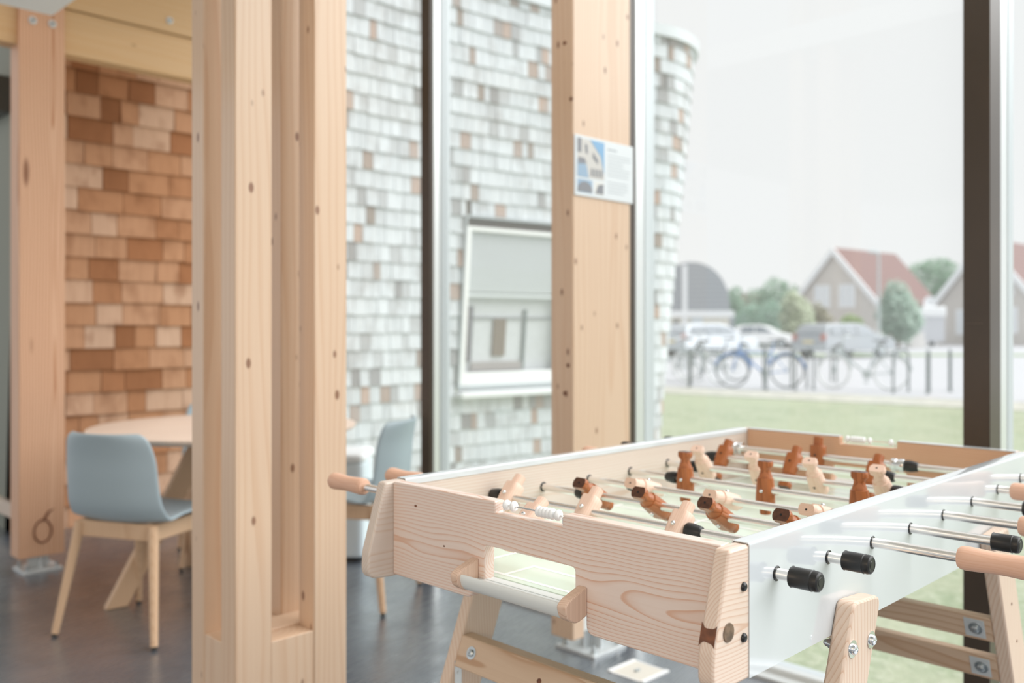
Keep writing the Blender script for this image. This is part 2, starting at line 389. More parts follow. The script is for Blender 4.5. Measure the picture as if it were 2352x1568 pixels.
# column by the window
wc = thing('timber_column', 'timber column on a white steel shoe beside the window, with a notice on it', 'column', (2.575, 2.1575, 0), kind='structure'); sh = wc.location
b = B(); prism(b, fillet([(2.41, .073, 0), (2.472, .073, 0), (2.472, .36, .0), (2.74, .36, 0), (2.74, 4.9, 0), (2.41, 4.9, 0)]), 'y', 2.105, 2.210); obj('shaft', b, M['col'], wc, sh, bevel=.004)
b = B(); box(b, (2.478, 2.12, .085), (2.735, 2.195, .36)); obj('steel_shoe', b, M['alu'], wc, sh, bevel=.003)
b = B()
for zz in (1.995, 2.20, 1.05, .95): lathe(b, [(.008, 0), (.008, -.0012), (.001, -.0014)], 'x', (2.41, 2.128 + .02 * math.sin(zz * 9), zz), 10)
obj('knot', b, M['scorch'], wc, sh)
shoe(wc, (2.48, 2.065), (2.665, 2.25), .073, sh)

# notice
nt = thing('notice', 'white printed notice with photos of a building, fixed to the window column', 'notice', (2.584, 2.104, 1.655)); sh = nt.location
b = B(); box(b, (2.414, 2.100, 1.655), (2.752, 2.1035, 1.871)); obj('card', b, plain('notice_card', (222, 228, 232), 0.35), nt, sh, bevel=.001)
YF = 2.0995
def flat(bm, pts, y=YF, mi=0): prism(bm, pts, 'y', y, y + .0005, mi)
mats = [plain('print_sky', (130, 176, 214), .4), plain('print_stone', (206, 204, 200), .4), plain('print_dark', (134, 136, 142), .4), plain('print_pale', (226, 226, 222), .4), plain('print_blue', (150, 176, 200), .4)]
b = B(); X0, Z0 = 2.428, 1.723; Wp, Hp = .150, .138
flat(b, [(X0, Z0), (X0 + Wp, Z0), (X0 + Wp, Z0 + Hp), (X0, Z0 + Hp)], YF, 1)
flat(b, [(X0 + .07, Z0 + Hp), (X0 + Wp, Z0 + Hp), (X0 + Wp, Z0 + .02), (X0 + .13, Z0 + .085)], YF - .0006, 0)
flat(b, [(X0, Z0 + Hp), (X0 + .022, Z0 + Hp), (X0 + .022, Z0 + .088), (X0, Z0 + .086)], YF - .0006, 2)
flat(b, [(X0 + .04, Z0 + .12), (X0 + .055, Z0 + .117), (X0 + .057, Z0 + .085), (X0 + .045, Z0 + .088)], YF - .0006, 2)
flat(b, [(X0 + .085, Z0 + .095), (X0 + .115, Z0 + .07), (X0 + .112, Z0 + .055), (X0 + .085, Z0 + .075)], YF - .0008, 2)
flat(b, [(X0, Z0), (X0 + .062, Z0), (X0 + .05, Z0 + .045), (X0, Z0 + .06)], YF - .0006, 4)
flat(b, [(X0 + .005, Z0 + .045), (X0 + .05, Z0 + .05), (X0 + .04, Z0 + .068), (X0 + .005, Z0 + .07)], YF - .0008, 2)
for k in range(4): flat(b, [(X0 + .075 + .018 * k, Z0 + .008), (X0 + .085 + .018 * k, Z0 + .008), (X0 + .085 + .018 * k, Z0 + .036), (X0 + .075 + .018 * k, Z0 + .036)], YF - .0008, 2)
obj('photo', b, mats, nt, sh, smooth=0)
b = B(); flat(b, [(X0, 1.668), (X0 + .082, 1.668), (X0 + .082, 1.715), (X0, 1.715)], YF, 4)
flat(b, [(X0, 1.671)] + [(X0 + .041 - .04 * math.cos(math.pi * k / 10), 1.678 + .03 * math.sin(math.pi * k / 10)) for k in range(11)] + [(X0 + .082, 1.671)], YF - .0006, 2); obj('photo', b, mats, nt, sh, smooth=0)
b = B(); flat(b, [(X0 + .097, 1.668), (X0 + .148, 1.668), (X0 + .148, 1.715), (X0 + .097, 1.715)], YF, 3)
flat(b, [(X0 + .1, 1.671), (X0 + .145, 1.671), (X0 + .147, 1.709), (X0 + .115, 1.704)], YF - .0006, 2); obj('photo', b, mats, nt, sh, smooth=0)
b = B(); rng = random.Random(2)
for k in range(13):
    z = 1.838 - k * .0125 - (.006 if k > 0 else 0); L = .055 if k == 0 else rng.uniform(.09, .14)
    if k == 8: continue
    flat(b, [(2.598, z), (2.598 + L, z), (2.598 + L, z + (.005 if k == 0 else .0022)), (2.598, z + (.005 if k == 0 else .0022))], YF)
obj('printed_lines', b, plain('print_grey', (166, 174, 180), .5), nt, sh, smooth=0)

# ------------------------------------------------------------------ glazed wall towards the garden
M['brown'] = plain('brown_frame', (66, 54, 42), 0.32, 0, 0.5, var=.08, vscale=6)
M['brown2'] = plain('dark_gasket', (34, 28, 22), 0.5)
M['silver'] = plain('silver_glazing_bead', (226, 230, 230), 0.28, 0.55)
M['bluegrey'] = plain('outer_cap', (186, 194, 198), 0.4, 0.2)
M['pane'] = glass_mat('window_pane', 0.05)
def mullion(parent, sh, y0, y1, xa, xb, xc, xd):
    b = B(); box(b, (xa, y0, 0), (xb, y1, 4.9)); obj('mullion', b, M['brown'], parent, sh, bevel=.002)
    b = B(); box(b, (xb, y0 + .004, 0), (xb + .008, y1 - .004, 4.9)); obj('gasket', b, M['brown2'], parent, sh)
    b = B(); box(b, (xb + .008, y0 + .002, 0), (xc, y1 - .002, 4.9)); obj('glazing_bead', b, M['silver'], parent, sh, bevel=.003)
    b = B(); box(b, (xc + .001, y0, 0), (xd, y1, 4.9)); obj('outer_cap', b, M['bluegrey'], parent, sh, bevel=.002)
def glazing(n, label, y0, y1):
    o = thing('window_%d' % n, label, 'window', (2.85, (y0 + y1) / 2, 0), kind='structure'); sh = o.location
    b = B(); box(b, (2.840, y0, .03), (2.846, y1, 4.9)); obj('pane', b, M['pane'], o, sh)
    b = B(); box(b, (2.74, y0, -.02), (2.80, y1, .012)); box(b, (2.80, y0, -.02), (2.838, y1, .028)); obj('sill_rail', b, M['silver'], o, sh, bevel=.002)
    b = B(); box(b, (2.848, y0, -.03), (2.90, y1, .02)); obj('outer_sill', b, M['bluegrey'], o, sh, bevel=.002)
    return o, sh
w1, sh = glazing(1, 'narrow floor to ceiling window beside the shingle wall', 3.353, 5.6); mullion(w1, sh, 3.284, 3.351, 2.735, 2.752, 2.802, 2.862)
w2, sh = glazing(2, 'floor to ceiling window behind the built-up column and the window column', 2.195, 3.282); mullion(w2, sh, 2.117, 2.193, 2.745, 2.785, 2.848, 2.911)
w3, sh = glazing(3, 'wide floor to ceiling window onto lawn and street behind the games table', .913, 2.115); mullion(w3, sh, .840, .9116, 2.735, 2.828, 2.893, 2.946)
b = B(); box(b, (2.733, .858, 1.195), (2.735, .905, 1.1965)); obj('frame_joint', b, plain('joint', (96, 84, 72), .4), w3, sh)
w4, sh = glazing(4, 'window at the right edge beyond the dark brown frame', -.6, .838)

# floor box
fb = thing('floor_box', 'small white floor box let into the floor behind the games table', 'floor box', (2.504, 1.888, 0)); sh = fb.location
b = B(); box(b, (2.43, 1.95, 0), (2.577, 1.965, .006)); box(b, (2.43, 1.81, 0), (2.577, 1.825, .006)); box(b, (2.43, 1.825, 0), (2.436, 1.95, .003)); box(b, (2.571, 1.825, 0), (2.577, 1.95, .003)); obj('rim', b, M['bead'], fb, sh)
b = B(); box(b, (2.436, 1.825, 0.0002), (2.571, 1.95, .002)); obj('lid', b, plain('beige_lid', (214, 210, 200), .5), fb, sh)
b = B(); box(b, (2.49, 1.885, .002), (2.512, 1.896, .008)); obj('latch', b, M['zinc'], fb, sh)

# ------------------------------------------------------------------ games table
T0 = Vector((PX, PY, 0))
tb = thing('foosball_table', 'pale pine and white table football game on splayed wooden legs', 'games table', T0)
def tob(name, bm, mats, parent=tb, **k): return obj(name, bm, mats, parent, T0, **k)
Y0, Y1 = 0.613, 1.359                       # outer faces of the two long sides
YI0, YI1 = 0.638, 1.334                     # inner faces
XA, XB = 1.0233, 1.0463                     # near end board
XC, XD = 2.276, 2.299                       # far end board
ZT, ZB, ZF = 0.898, 0.727, 0.767            # board top, board bottom, playfield
mir = lambda x: 2 * PX - x
# long side planks
def plank_profile():
    near = [(1.006, ZT, .008), (.969, .775, .05), (.966, .727, .036)]
    far = [(mir(x), z, r) for x, z, r in near][::-1]
    return fillet([(1.03, ZT, 0)] + near + [(1.02, ZB - .004, .01)] + [(mir(1.02), ZB - .004, .01)] + far + [(mir(1.03), ZT, 0)])
for y0, y1, mt in ((Y0 + .0015, YI0, M['pine_x2']), (YI1, Y1 - .0015, M['pine_x'])):
    b = B(); prism(b, plank_profile(), 'y', y0, y1); o = tob('side_plank', b, mt, bevel=.0035)
    if y0 < 1:
        o['label'] = 'pine side plank with a dark knot at its end'
# white lacquered side covers, folded over the top edge
def cover(y_out, y_in, s):
    t = .0014
    return fillet([(y_out, ZB - .003, 0), (y_out, .9005, .004), (y_in, .9005, .003), (y_in, .888, 0), (y_in - s * t, .888, 0), (y_in - s * t, .9005 - t, .002), (y_out + s * t, .9005 - t, .003), (y_out + s * t, ZB - .003, 0)], 4)
for yo, yi, s in ((Y0, YI0 + .0015, 1), (Y1, YI1 - .0015, -1)):
    b = B(); prism(b, cover(yo, yi, s), 'x', 1.0515, mir(1.0515)); o = tob('side_cover', b, M['white_metal'], smooth=50); o['label'] = 'glossy white side panel folded over the rim'
# end boards with the counter notch and the goal opening
def end_profile():
    return fillet([(YI1, ZT, 0), (YI1, ZB, 0), (1.1185, ZB, .022), (1.1185, .757, 0), (1.0875, .757, 0), (1.0875, .822, .006), (.890, .822, .008), (.890, .757, 0), (.868, .757, .0), (.868, ZB, .034), (YI0, ZB, 0), (YI0, ZT, 0),
                   (.915, ZT, .003), (.915, .8788, .004), (1.063, .8788, .004), (1.063, ZT, .004)])
b = B(); prism(b, end_profile(), 'x', XA, XB); tob('end_board', b, M['pine_y'], bevel=.0022)
b = B(); prism(b, end_profile(), 'x', XC, XD); tob('end_board', b, M['pine_far'], bevel=.0022)
for ya, yb in ((.645, .913), (1.065, YI1 - .002)):
    b = B(); box(b, (XC - .001, ya, ZT), (XD + .001, yb, ZT + .0015)); tob('edge_strip', b, M['white_metal'])
# playfield with markings
b = B(); box(b, (XB, YI0, ZF - .012), (XC, YI1, ZF)); tob('playfield', b, M['field'])
def strip(bm, pts, wd=.008):
    for p, q in zip(pts, pts[1:]):
        SK[0] += 1
        d = Vector(q) - Vector(p); n = Vector((-d.y, d.x)).normalized() * wd / 2; d = d.normalized() * wd / 2
        c = [Vector(p) - d + n, Vector(p) - d - n, Vector(q) + d - n, Vector(q) + d + n]
        A = [bm.verts.new((v.x, v.y, ZF + .0002 + .00001 * SK[0])) for v in c]; bm.faces.new(A)
b = B(); SK = [0]
for s in (1, -1):
    f = (lambda x: x) if s == 1 else mir
    strip(b, [(f(XB + .018), .72), (f(XB + .018), 1.252)]); strip(b, [(f(XB + .018), .80), (f(XB + .20), .80), (f(XB + .20), 1.172), (f(XB + .018), 1.172)])
    strip(b, [(f(XB + .018), .89), (f(XB + .09), .89), (f(XB + .09), 1.082), (f(XB + .018), 1.082)])
strip(b, [(XB + .018, .655), (mir(XB + .018), .655)]); strip(b, [(XB + .018, 1.317), (mir(XB + .018), 1.317)])
strip(b, [(PX, .655), (PX, 1.317)]); strip(b, [(PX + .1 * math.cos(t / 16 * math.pi), PY + .1 * math.sin(t / 16 * math.pi)) for t in range(33)])
tob('field_markings', b, M['line'], smooth=0, fixn=False)
# knots on the planks
b = B(); lathe(b, [(.0125, 0), (.012, -.0012), (.006, -.0018), (.0003, -.0018)], 'y', (1.0022, Y0 + .0012, .795), 18); tob('plank_knot', b, M['knot'])
b = B()
pts = [(.9905, -.001), (.989, .004), (.988, .010), (.9868, .014), (.9845, .0025)]
def edge_x(z): return .969 + (1.006 - .969) * max(0, (z - .775)) / (.898 - .775) + (.0) 
A = []
for k in range(9):
    y = Y0 + .0025 + .0225 * k / 8; hw = .0135 * (1 - .45 * math.sin(math.pi * k / 8)) * (1 + .1 * math.sin(k * 5))
    A.append([(edge_x(.795 + z) - .0006, y, .795 + z) for z in (-hw, -hw * .4, hw * .4, hw)])
V = [[b.verts.new(p) for p in row] for row in A]
for P, Q in zip(V, V[1:]):
    for k in range(3): b.faces.new((P[k], P[k + 1], Q[k + 1], Q[k]))
tob('resin_stain', b, M['scorch'])
b = B(); lathe(b, [(.010, 0), (.010, -.0006), (.0003, -.001)], 'y', (1.345, YI1, .812), 14); lathe(b, [(.006, -.0007), (.005, -.0012), (.0003, -.0013)], 'y', (1.345, YI1, .812), 12); tob('plank_knot', b, M['knot'])
# black screw heads on the near corner
for z in (.846, .780):
    b = B(); lathe(b, [(.0062, 0), (.0062, -.001), (.0052, -.0028), (.003, -.0042), (.0003, -.0045)], 'y', (1.0385, Y0 + .0012, z), 18); tob('screw_head', b, M['black'])
for ky, kz, kr in ((1.268, .862, .0022), (1.19, .803, .0016)):
    b = B(); lathe(b, [(kr, 0), (kr * .9, -.0006), (.0003, -.0008)], 'x', (XA + .0001, ky, kz), 14, 0, lambda v: Vector((v.x, v.y * 1.6, v.z))); tob('board_knot', b, M['scorch'] if kr < .005 else M['pine_heart'])
# ball catcher under the goal
def gutter():
    out = [(1.048, .752), (1.015, .7495), (1.0, .7500), (.990, .754), (.984, .761), (.981, .770), (.9812, .776)]
    return out + [(.983, .7785), (.986, .7785), (.989, .7755), (.996, .7705), (1.006, .7672), (1.02, .7655), (1.048, .7655)]
bpts = fillet([(XA, .798, 0), (.986, .786, .004), (.9735, .778, .008), (.978, .759, .02), (.999, .748, .018), (XA, .755, 0)])
for f, sfx in ((lambda x: x, ''), (mir, '')):
    b = B(); prism(b, [(f(x), z) for x, z in gutter()], 'y', .882, 1.102); tob('ball_gutter', b, M['alu'], smooth=60)
    for y0, y1 in ((1.101, 1.1185), (.8655, .883)):
        b = B(); prism(b, [(f(x), z) for x, z in bpts], 'y', y0, y1); tob('gutter_bracket', b, M['ply'], bevel=.002)
b = B(); box(b, (XA + .002, .892, .7655), (XB - .004, 1.086, .7662)); tob('goal_sill', b, M['alu'])
b = B(); box(b, (XC + .004, .892, .7655), (XD - .002, 1.086, .7662)); tob('goal_sill', b, M['alu'])
# bead counters
def counter(x, ys, label):
    b = B(); z = .8925
    p = [(x, 1.053, .880), (x, 1.053, .8885), (x, 1.051, .8915), (x, 1.048, z), (x, .930, z), (x, .9255, .8915), (x, .9235, .8885), (x, .9235, .880)]
    tube(b, p, .0016, 8); o = tob('score_counter', b, M['steel']); o['label'] = label
    for y in ys:
        b = B(); lathe(b, [(.0022, -.0046), (.0062, -.0042), (.0082, -.0022), (.0088, 0), (.0082, .0022), (.0062, .0042), (.0022, .0046)], 'y', (0, 0, 0), 20)
        k = obj('bead', b, M['bead'], o); k.location = Vector((x, y, z)) - T0
counter(1.0348, [1.0465, 1.0305, .974, .967, .960, .9525, .9452, .9335], 'near score counter with white beads')
counter(2.2875, [1.0465, 1.034, 1.0265, 1.019, 1.0115, 1.004, .988, .9335], 'far score counter with white beads')

# legs, lean 22 degrees along the table
xf = lambda z: 1.2567 + .4 * (z - .662)
def leg_pts():
    return fillet([(xf(0), 0, 0), (xf(.775), .775, .016), (xf(.775) + .096, .768, .018), (xf(0) + .096, 0, 0)])
for f in (lambda x: x, mir):
    for y0, y1, near in ((Y0 - .0285, Y0 - .0003, True), (Y1 + .0003, Y1 + .0285, False)):
        b = B(); prism(b, [(f(x), z) for x, z in leg_pts()], 'y', y0, y1); L = tob('leg', b, M['pine_leg'], bevel=.004)
        s = -1 if near else 1; yo = y0 if near else y1; yi = y1 if near else y0
        for x, z in ((1.293, .709), (1.3575, .707)):
            b = B(); lathe(b, [(.0132, 0), (.0132, s * .0013), (.0082, s * .0015), (.0082, s * .003), (.0070, s * .006), (.0045, s * .0075), (.0028, s * .0078), (.0024, s * .0055), (.0002, s * .0055)], 'y', (f(x), yo, z), 22); obj('leg_bolt', b, M['chrome'], L, T0)
            b = B(); lathe(b, [(.011, 0), (.011, -s * .001), (.0075, -s * .001), (.0075, -s * .007), (.006, -s * .008), (.0055, -s * .012), (.003, -s * .0155), (.0003, -s * .0165)], 'y', (f(x), yi, z), 12); obj('cap_nut', b, M['chrome'], L, T0)
        for kx, kz in ((1.285, .615), (1.25, .53)):
            b = B(); lathe(b, [(.003, 0), (.003, s * .0006), (.0002, s * .0008)], 'y', (f(kx), yo, kz), 10); obj('knot', b, M['scorch'], L, T0)
# crossbars between the legs of each pair
def crossbar(f, zb, zt, d):
    b = B(); prism(b, [(f(xf(zb) + d), zb), (f(xf(zt) + d), zt), (f(xf(zt) + d + .028), zt), (f(xf(zb) + d + .028), zb)], 'y', Y0 - .0002, Y1 + .0002)
    o = tob('crossbar', b, M['pine_bar'], bevel=.0025)
    return o
for zb, zt in ((.505, .562), (.40, .457)):
    o = crossbar(lambda x: x, zb, zt, 0.0)
    b = B(); lathe(b, [(.0055, 0), (.005, -.0008), (.0003, -.001)], 'x', (0, 0, 0), 12); k = obj('knot', b, M['scorch'], o); k.location = Vector((xf((zb + zt) / 2) - .0002, 1.135, (zb + zt) / 2)) - T0; k.rotation_euler = (0, R(21.8), 0)
    for y in (1.321, .651):
        zc = (zb + zt) / 2 + .004; b = B(); lathe(b, [(.0125, 0), (.0125, -.0012), (.0068, -.0012), (.0068, -.004), (.0045, -.0055), (.0022, -.0055), (.002, -.004), (.0002, -.004)], 'x', (0, 0, 0), 20)
        k = obj('bar_bolt', b, M['zinc'], o); k.location = Vector((xf(zc), y, zc)) - T0; k.rotation_euler = (0, R(21.8), 0)
for zb, zt in ((.531, .586), (.441, .496)):
    o = crossbar(mir, zb, zt, .068)
    for y in (.645, 1.327):
        zc = (zb + zt) / 2 - .001; xc = mir(xf(zc) + .096)
        b = B(); box(b, (-.0015, -.020, -.022), (0, .020, .022)); k = obj('fixing_plate', b, M['galv'], o, bevel=.0006); k.location = Vector((xc, y + .002, zc)) - T0; k.rotation_euler = (0, R(-21.8), 0)
        b = B(); lathe(b, [(.0135, -.0015), (.0135, -.003), (.008, -.003), (.008, -.007), (.005, -.009), (.0002, -.0095)], 'x', (0, 0, 0), 18); k = obj('bar_bolt', b, M['zinc'], o); k.location = Vector((xc, y, zc)) - T0; k.rotation_euler = (0, R(-21.8), 0)
b = B(); box(b, (1.196, Y1 - .0015, .42), (1.214, Y1, .515)); lathe(b, [(.003, 0), (.003, -.002), (.0003, -.0025)], 'y', (1.205, Y1 - .0015, .49), 12); tob('leg_bracket', b, M['galv'])

# ---- rods
def figure_mesh(dark):
    prof = [(.0106, -.051), (.0118, -.0502), (.0121, -.0296), (.0192, -.0290), (.0204, -.0272), (.0202, -.015), (.0194, .0), (.0178, .021), (.0172, .0262), (.0148, .0268), (.0138, .031), (.0112, .0385), (.0106, .042), (.0116, .046), (.0158, .0505), (.0164, .0525), (.0164, .060), (.0154, .0622)]
    b = B()
    def fl(v):
        m_ = .0108 if v.z > .036 else (.0158 if v.z > -.0292 else .0105)
        return Vector((max(-m_, min(m_, v.x)), v.y, v.z))
    lathe(b, prof, 'z', seg=32, fn=fl)
    if dark:
        f = max(b.faces, key=lambda f: f.calc_center_median().z); f.material_index = 2
    lathe(b, [(.0021, .0624), (.0021, .0627), (.0002, .0627)], 'z', seg=10, mi=3)
    q = -1 if dark else 1
    lathe(b, [(.0042, q * .0150), (.0042, q * .0180), (.0036, q * .0198), (.0018, q * .021), (.0002, q * .0212)], 'x', seg=14, mi=1)
    lathe(b, [(.0030, -q * .0155), (.0030, -q * .0163), (.0002, -q * .0163)], 'x', (0, 0, -.004), 10, 3)
    return b
def fig(parent, y, tilt, dark):
    key = 'd' if dark else 'l'
    if key not in FIG:
        o = obj('player_figure', figure_mesh(dark), [M['fig_dark'] if dark else M['fig_light'], M['chrome'], M['endgrain'], M['black']], parent, smooth=38); FIG[key] = o
    else:
        o = FIG[key].copy(); C.objects.link(o); o.parent = parent
    o.location = (0, y - PY, 0); o.rotation_euler = (0, R(tilt), 0)
    o['label'] = 'reddish stained wooden player' if dark else 'pale beech player'
FIG = {}
def part_mesh(key, make, mat):
    if key not in PM:
        b = make(); me_o = obj(key, b, mat); me = me_o.data; bpy.data.objects.remove(me_o); PM[key] = me
    return PM[key]
PM = {}
def sub(name, key, make, mat, parent, y, flip=False):
    o = bpy.data.objects.new(name, part_mesh(key, make, mat)); C.objects.link(o); o.parent = parent
    o.location = (0, y - PY, 0)
    if flip: o.rotation_euler = (0, 0, math.pi)
    return o
def mk(prof, axis='y', seg=28):
    def f():
        b = B(); lathe(b, prof, axis, seg=seg); return b
    return f
HANDLE = mk([(.0085, 0), (.0145, .001), (.0172, .005), (.0180, .012), (.0172, .030), (.0160, .050), (.0160, .068), (.0172, .090), (.0184, .105), (.0178, .114), (.0145, .120), (.008, .1225), (.0005, .123)])
CAP = mk([(.0090, 0), (.0142, .0004), (.0146, .0012), (.0138, .0025), (.0141, .029), (.0145, .030), (.0136, .0312), (.0139, .035), (.0130, .0395), (.0108, .0412), (.0102, .0408), (.0064, .0408), (.0058, .0414), (.0004, .0414)])
BUMP = mk([(.0090, 0), (.0128, .0), (.0138, .002), (.0138, .012), (.0112, .026), (.0104, .028), (.0088, .030)])
COLLAR = mk([(.0090, 0), (.0150, 0), (.0155, .001), (.0155, .012), (.0135, .0135), (.0135, .018), (.0155, .0195), (.0155, .030), (.0150, .031), (.0090, .031)])
RING = mk([(.0084, 0), (.0104, 0), (.0104, .0008), (.0096, .0014), (.0084, .0014)])
ZR = [.8474, .842, .838, .8363, .8372, .841, .8456, .8512]
# figures (dark?, tilt, positions), outer right end ('c' cap / 'h' handle, y), bumpers, collars
RODS = [
    (False, 234, [1.085], 'c', .549, [1.332], [], [1.302, .838]),
    (False, 223, [1.286, 1.083, .8806], 'c', .5467, [1.336], [.861], []),
    (True, -58, [1.187, 1.0395, .892, .7445], 'h', .483, [1.238], [.726], []),
    (False, -73, [1.171, .9767, .7745], 'c', .4405, [1.222], [.756], []),
    (True, 0, [1.1775, .9753, .771], 'h', .4866, [1.229], [.752], []),
    (False, -35, [1.225, 1.079, .936, .787], 'c', .480, [1.276], [.768], []),
    (True, 217, [1.270, 1.077, .8738], 'h', .588, [1.321], [.855], []),
    (True, 186, [1.0857], 'h', .55, [1.334], [.862], [1.303, .864]),
]
ORD = ['nearest', 'second', 'third', 'fourth', 'fifth', 'sixth', 'seventh', 'farthest']
LEN = 1.133
for i, (dark, tilt, ys, kind, ye, bl, br, cols) in enumerate(RODS):
    x = 1.1226 + .1538 * i; z = ZR[i]
    ylo = ye if kind == 'c' else ye - .122
    yhi = ylo + LEN
    b = B(); lathe(b, [(.0074, ylo + .03 - PY), (.0078, ylo + .0305 - PY), (.0078, yhi - .0305 - PY), (.0074, yhi - .03 - PY)], 'y', seg=20)
    rod = obj('rod', b, M['steel'], tb); rod.location = (x - PX, 0, z)
    rod['label'] = '%s steel rod with %s players' % (ORD[i], 'reddish' if dark else 'pale')
    for y in ys: fig(rod, y, tilt, dark)
    if kind == 'c':
        sub('end_cap', 'end_cap', CAP, M['rubber'], rod, ylo + .042, True); sub('handle', 'handle', HANDLE, M['beech'], rod, yhi - .123)
    else:
        sub('handle', 'handle', HANDLE, M['beech'], rod, ye, True); sub('end_cap', 'end_cap', CAP, M['rubber'], rod, yhi - .042)
    for y in bl: sub('bumper', 'bumper', BUMP, M['rubber'], rod, y - .030)
    for y in br: sub('bumper', 'bumper', BUMP, M['rubber'], rod, y, True)
    for y in cols: sub('collar', 'collar', COLLAR, M['chrome'], rod, y - .0 if y > 1 else y + .0)
    for y, fl in ((Y0, True), (Y1, False), (YI1, True), (YI0, False)):
        o = sub('rod_bearing', 'rod_bearing', RING, M['black'], tb, y, fl); o.location = (x - PX, y - PY, z)

# ------------------------------------------------------------------ seating
M['shell'] = plain('blue_grey_shell', (164, 180, 188), 0.42, 0, 0.4)
M['glide'] = plain('dark_glide', (60, 56, 50), 0.5)
def catmull(P, t):
    n = len(P) - 1; i = min(int(t * n), n - 1); f = t * n - i
    p = [Vector(P[max(0, min(n, j))]) for j in (i - 1, i, i + 1, i + 2)]
    return .5 * ((2 * p[1]) + (p[2] - p[0]) * f + (2 * p[0] - 5 * p[1] + 4 * p[2] - p[3]) * f * f + (3 * p[1] - p[0] - 3 * p[2] + p[3]) * f ** 3)
def shell_mesh():
    # side profile (forward, height) from the seat lip to the top of the back
    P = [(.245, .425), (.225, .452), (.13, .455), (.02, .447), (-.09, .443), (-.17, .452), (-.218, .505), (-.235, .60), (-.245, .70), (-.268, .79)]
    nu, nv = 22, 40; b = B(); G = []
    for j in range(nv + 1):
        t = j / nv; p = catmull(P, t)
        hw = .225 + .012 * math.sin(math.pi * min(t / .75, 1)) - .020 * max(0, (t - .55) / .45)
        e = min(t / .16, 1.0); hw_e = hw * (.80 + .20 * math.sqrt(1 - (1 - e) ** 2))          # rounded front corners
        et = min((1 - t) / .16, 1.0); hw_e *= (.74 + .26 * math.sqrt(max(0, 1 - (1 - et) ** 2)))
        back = max(0, min(1, (t - .42) / .2)); row = []
        for i in range(nu + 1):
            u = -1 + 2 * i / nu; x = u * hw_e; cu = abs(u) ** 2.4
            row.append(b.verts.new((x, p[0] + cu * .055 * back, p[1] + cu * (.030 * (1 - back) * min(1, t / .15)))))
        G.append(row)
    for Pr, Q in zip(G, G[1:]):
        for i in range(nu): b.faces.new((Pr[i], Pr[i + 1], Q[i + 1], Q[i]))
    return b
def make_chair(label):
    t = thing('shell_chair', label, 'chair', group='blue-grey shell chairs round the table')
    s = obj('shell', shell_mesh(), M['shell'], t, smooth=60); md = s.modifiers.new('thickness', 'SOLIDIFY'); md.thickness = .013; md.offset = 0
    sb = s.modifiers.new('soft', 'SUBSURF'); sb.levels = 1; sb.render_levels = 1
    b = B()
    for lo, hi in (((-.18, .145, .378), (.18, .168, .441)), ((-.18, -.168, .378), (.18, -.145, .441)), ((-.18, -.145, .378), (-.157, .145, .441)), ((.157, -.145, .378), (.18, .145, .441))): box(b, lo, hi)
    obj('seat_frame', b, M['oak'], t, bevel=.004)
    for sx in (1, -1):
        for sy in (1, -1):
            b = B(); p0, p1 = Vector((sx * .172, sy * .160, .432)), Vector((sx * .232, sy * .226, .012)); tube(b, [p0.lerp(p1, k / 6) for k in range(7)], [.0205 - .0065 * k / 6 for k in range(7)], 16)
            L = obj('leg', b, M['oak'], t, smooth=50)
            b = B(); tube(b, [p1 + Vector((0, 0, .003)), (p1.x + sx * .0015, p1.y + sy * .0015, 0)], [.0105, .0095], 14); obj('glide', b, M['glide'], L)
    return t
def facing(X, D):  # facing direction in the street/camera grid -> heading of the thing's +y axis
    x, y = g(X, D); return math.atan2(-x, y)
ch = make_chair('blue-grey shell chair seen from behind, in front of the round table')
x, y = g(-1.463, 3.603); ch.location = (x, y, 0); ch.rotation_euler.z = facing(.32, .948)
c2 = copy_tree(ch); c2['label'] = 'blue-grey shell chair between the built-up column and the games table'; x, y = g(-.70, 3.985); c2.location = (x, y, 0); c2.rotation_euler.z = facing(-.975, .222)
c3 = copy_tree(ch); c3['label'] = 'blue-grey shell chair on the far side of the round table by the shingle wall'; x, y = g(-1.48, 4.70); c3.location = (x, y, 0); c3.rotation_euler.z = facing(.36, -.93)
# round table
x, y = g(-1.31, 4.13); rt = thing('round_table', 'round pale wooden table on splayed legs beside the shingle wall', 'table', (x, y, 0))
b = B(); lathe(b, [(.555, .712), (.585, .728), (.587, .738), (.584, .740), (.3, .7405), (.002, .7405)], 'z', seg=72); obj('tabletop', b, M['tabletop'], rt, smooth=40)
b = B(); lathe(b, [(.10, .66), (.13, .68), (.13, .712)], 'z', seg=24); obj('hub', b, M['oak'], rt)
a0 = math.atan2(-1 * S2, 0)
dx, dy = g(-1.68 + 1.31, 3.82 - 4.13); ang = math.atan2(dy, dx); rf = math.hypot(dx, dy)
for k in range(4):
    a = ang + k * math.pi / 2; d = Vector((math.cos(a), math.sin(a), 0)); n = Vector((-d.y, d.x, 0)); b = B()
    t0, t1 = .09, rf
    for (cc, sgn) in ((n * .024, 1),):
        quad = lambda tc, z, hw: [d * (tc + sx * hw) + n * (sy * .022) + Vector((0, 0, z)) for sx, sy in ((-1, -1), (1, -1), (1, 1), (-1, 1))]
    Q0 = [b.verts.new(p) for p in quad(t1, 0, .045)]; Q1 = [b.verts.new(p) for p in quad(t0, .712, .05)]
    b.faces.new(Q0); b.faces.new(Q1)
    for i in range(4): b.faces.new((Q0[i], Q0[(i + 1) % 4], Q1[(i + 1) % 4], Q1[i]))
    obj('leg', b, M['oak'], rt, bevel=.005)
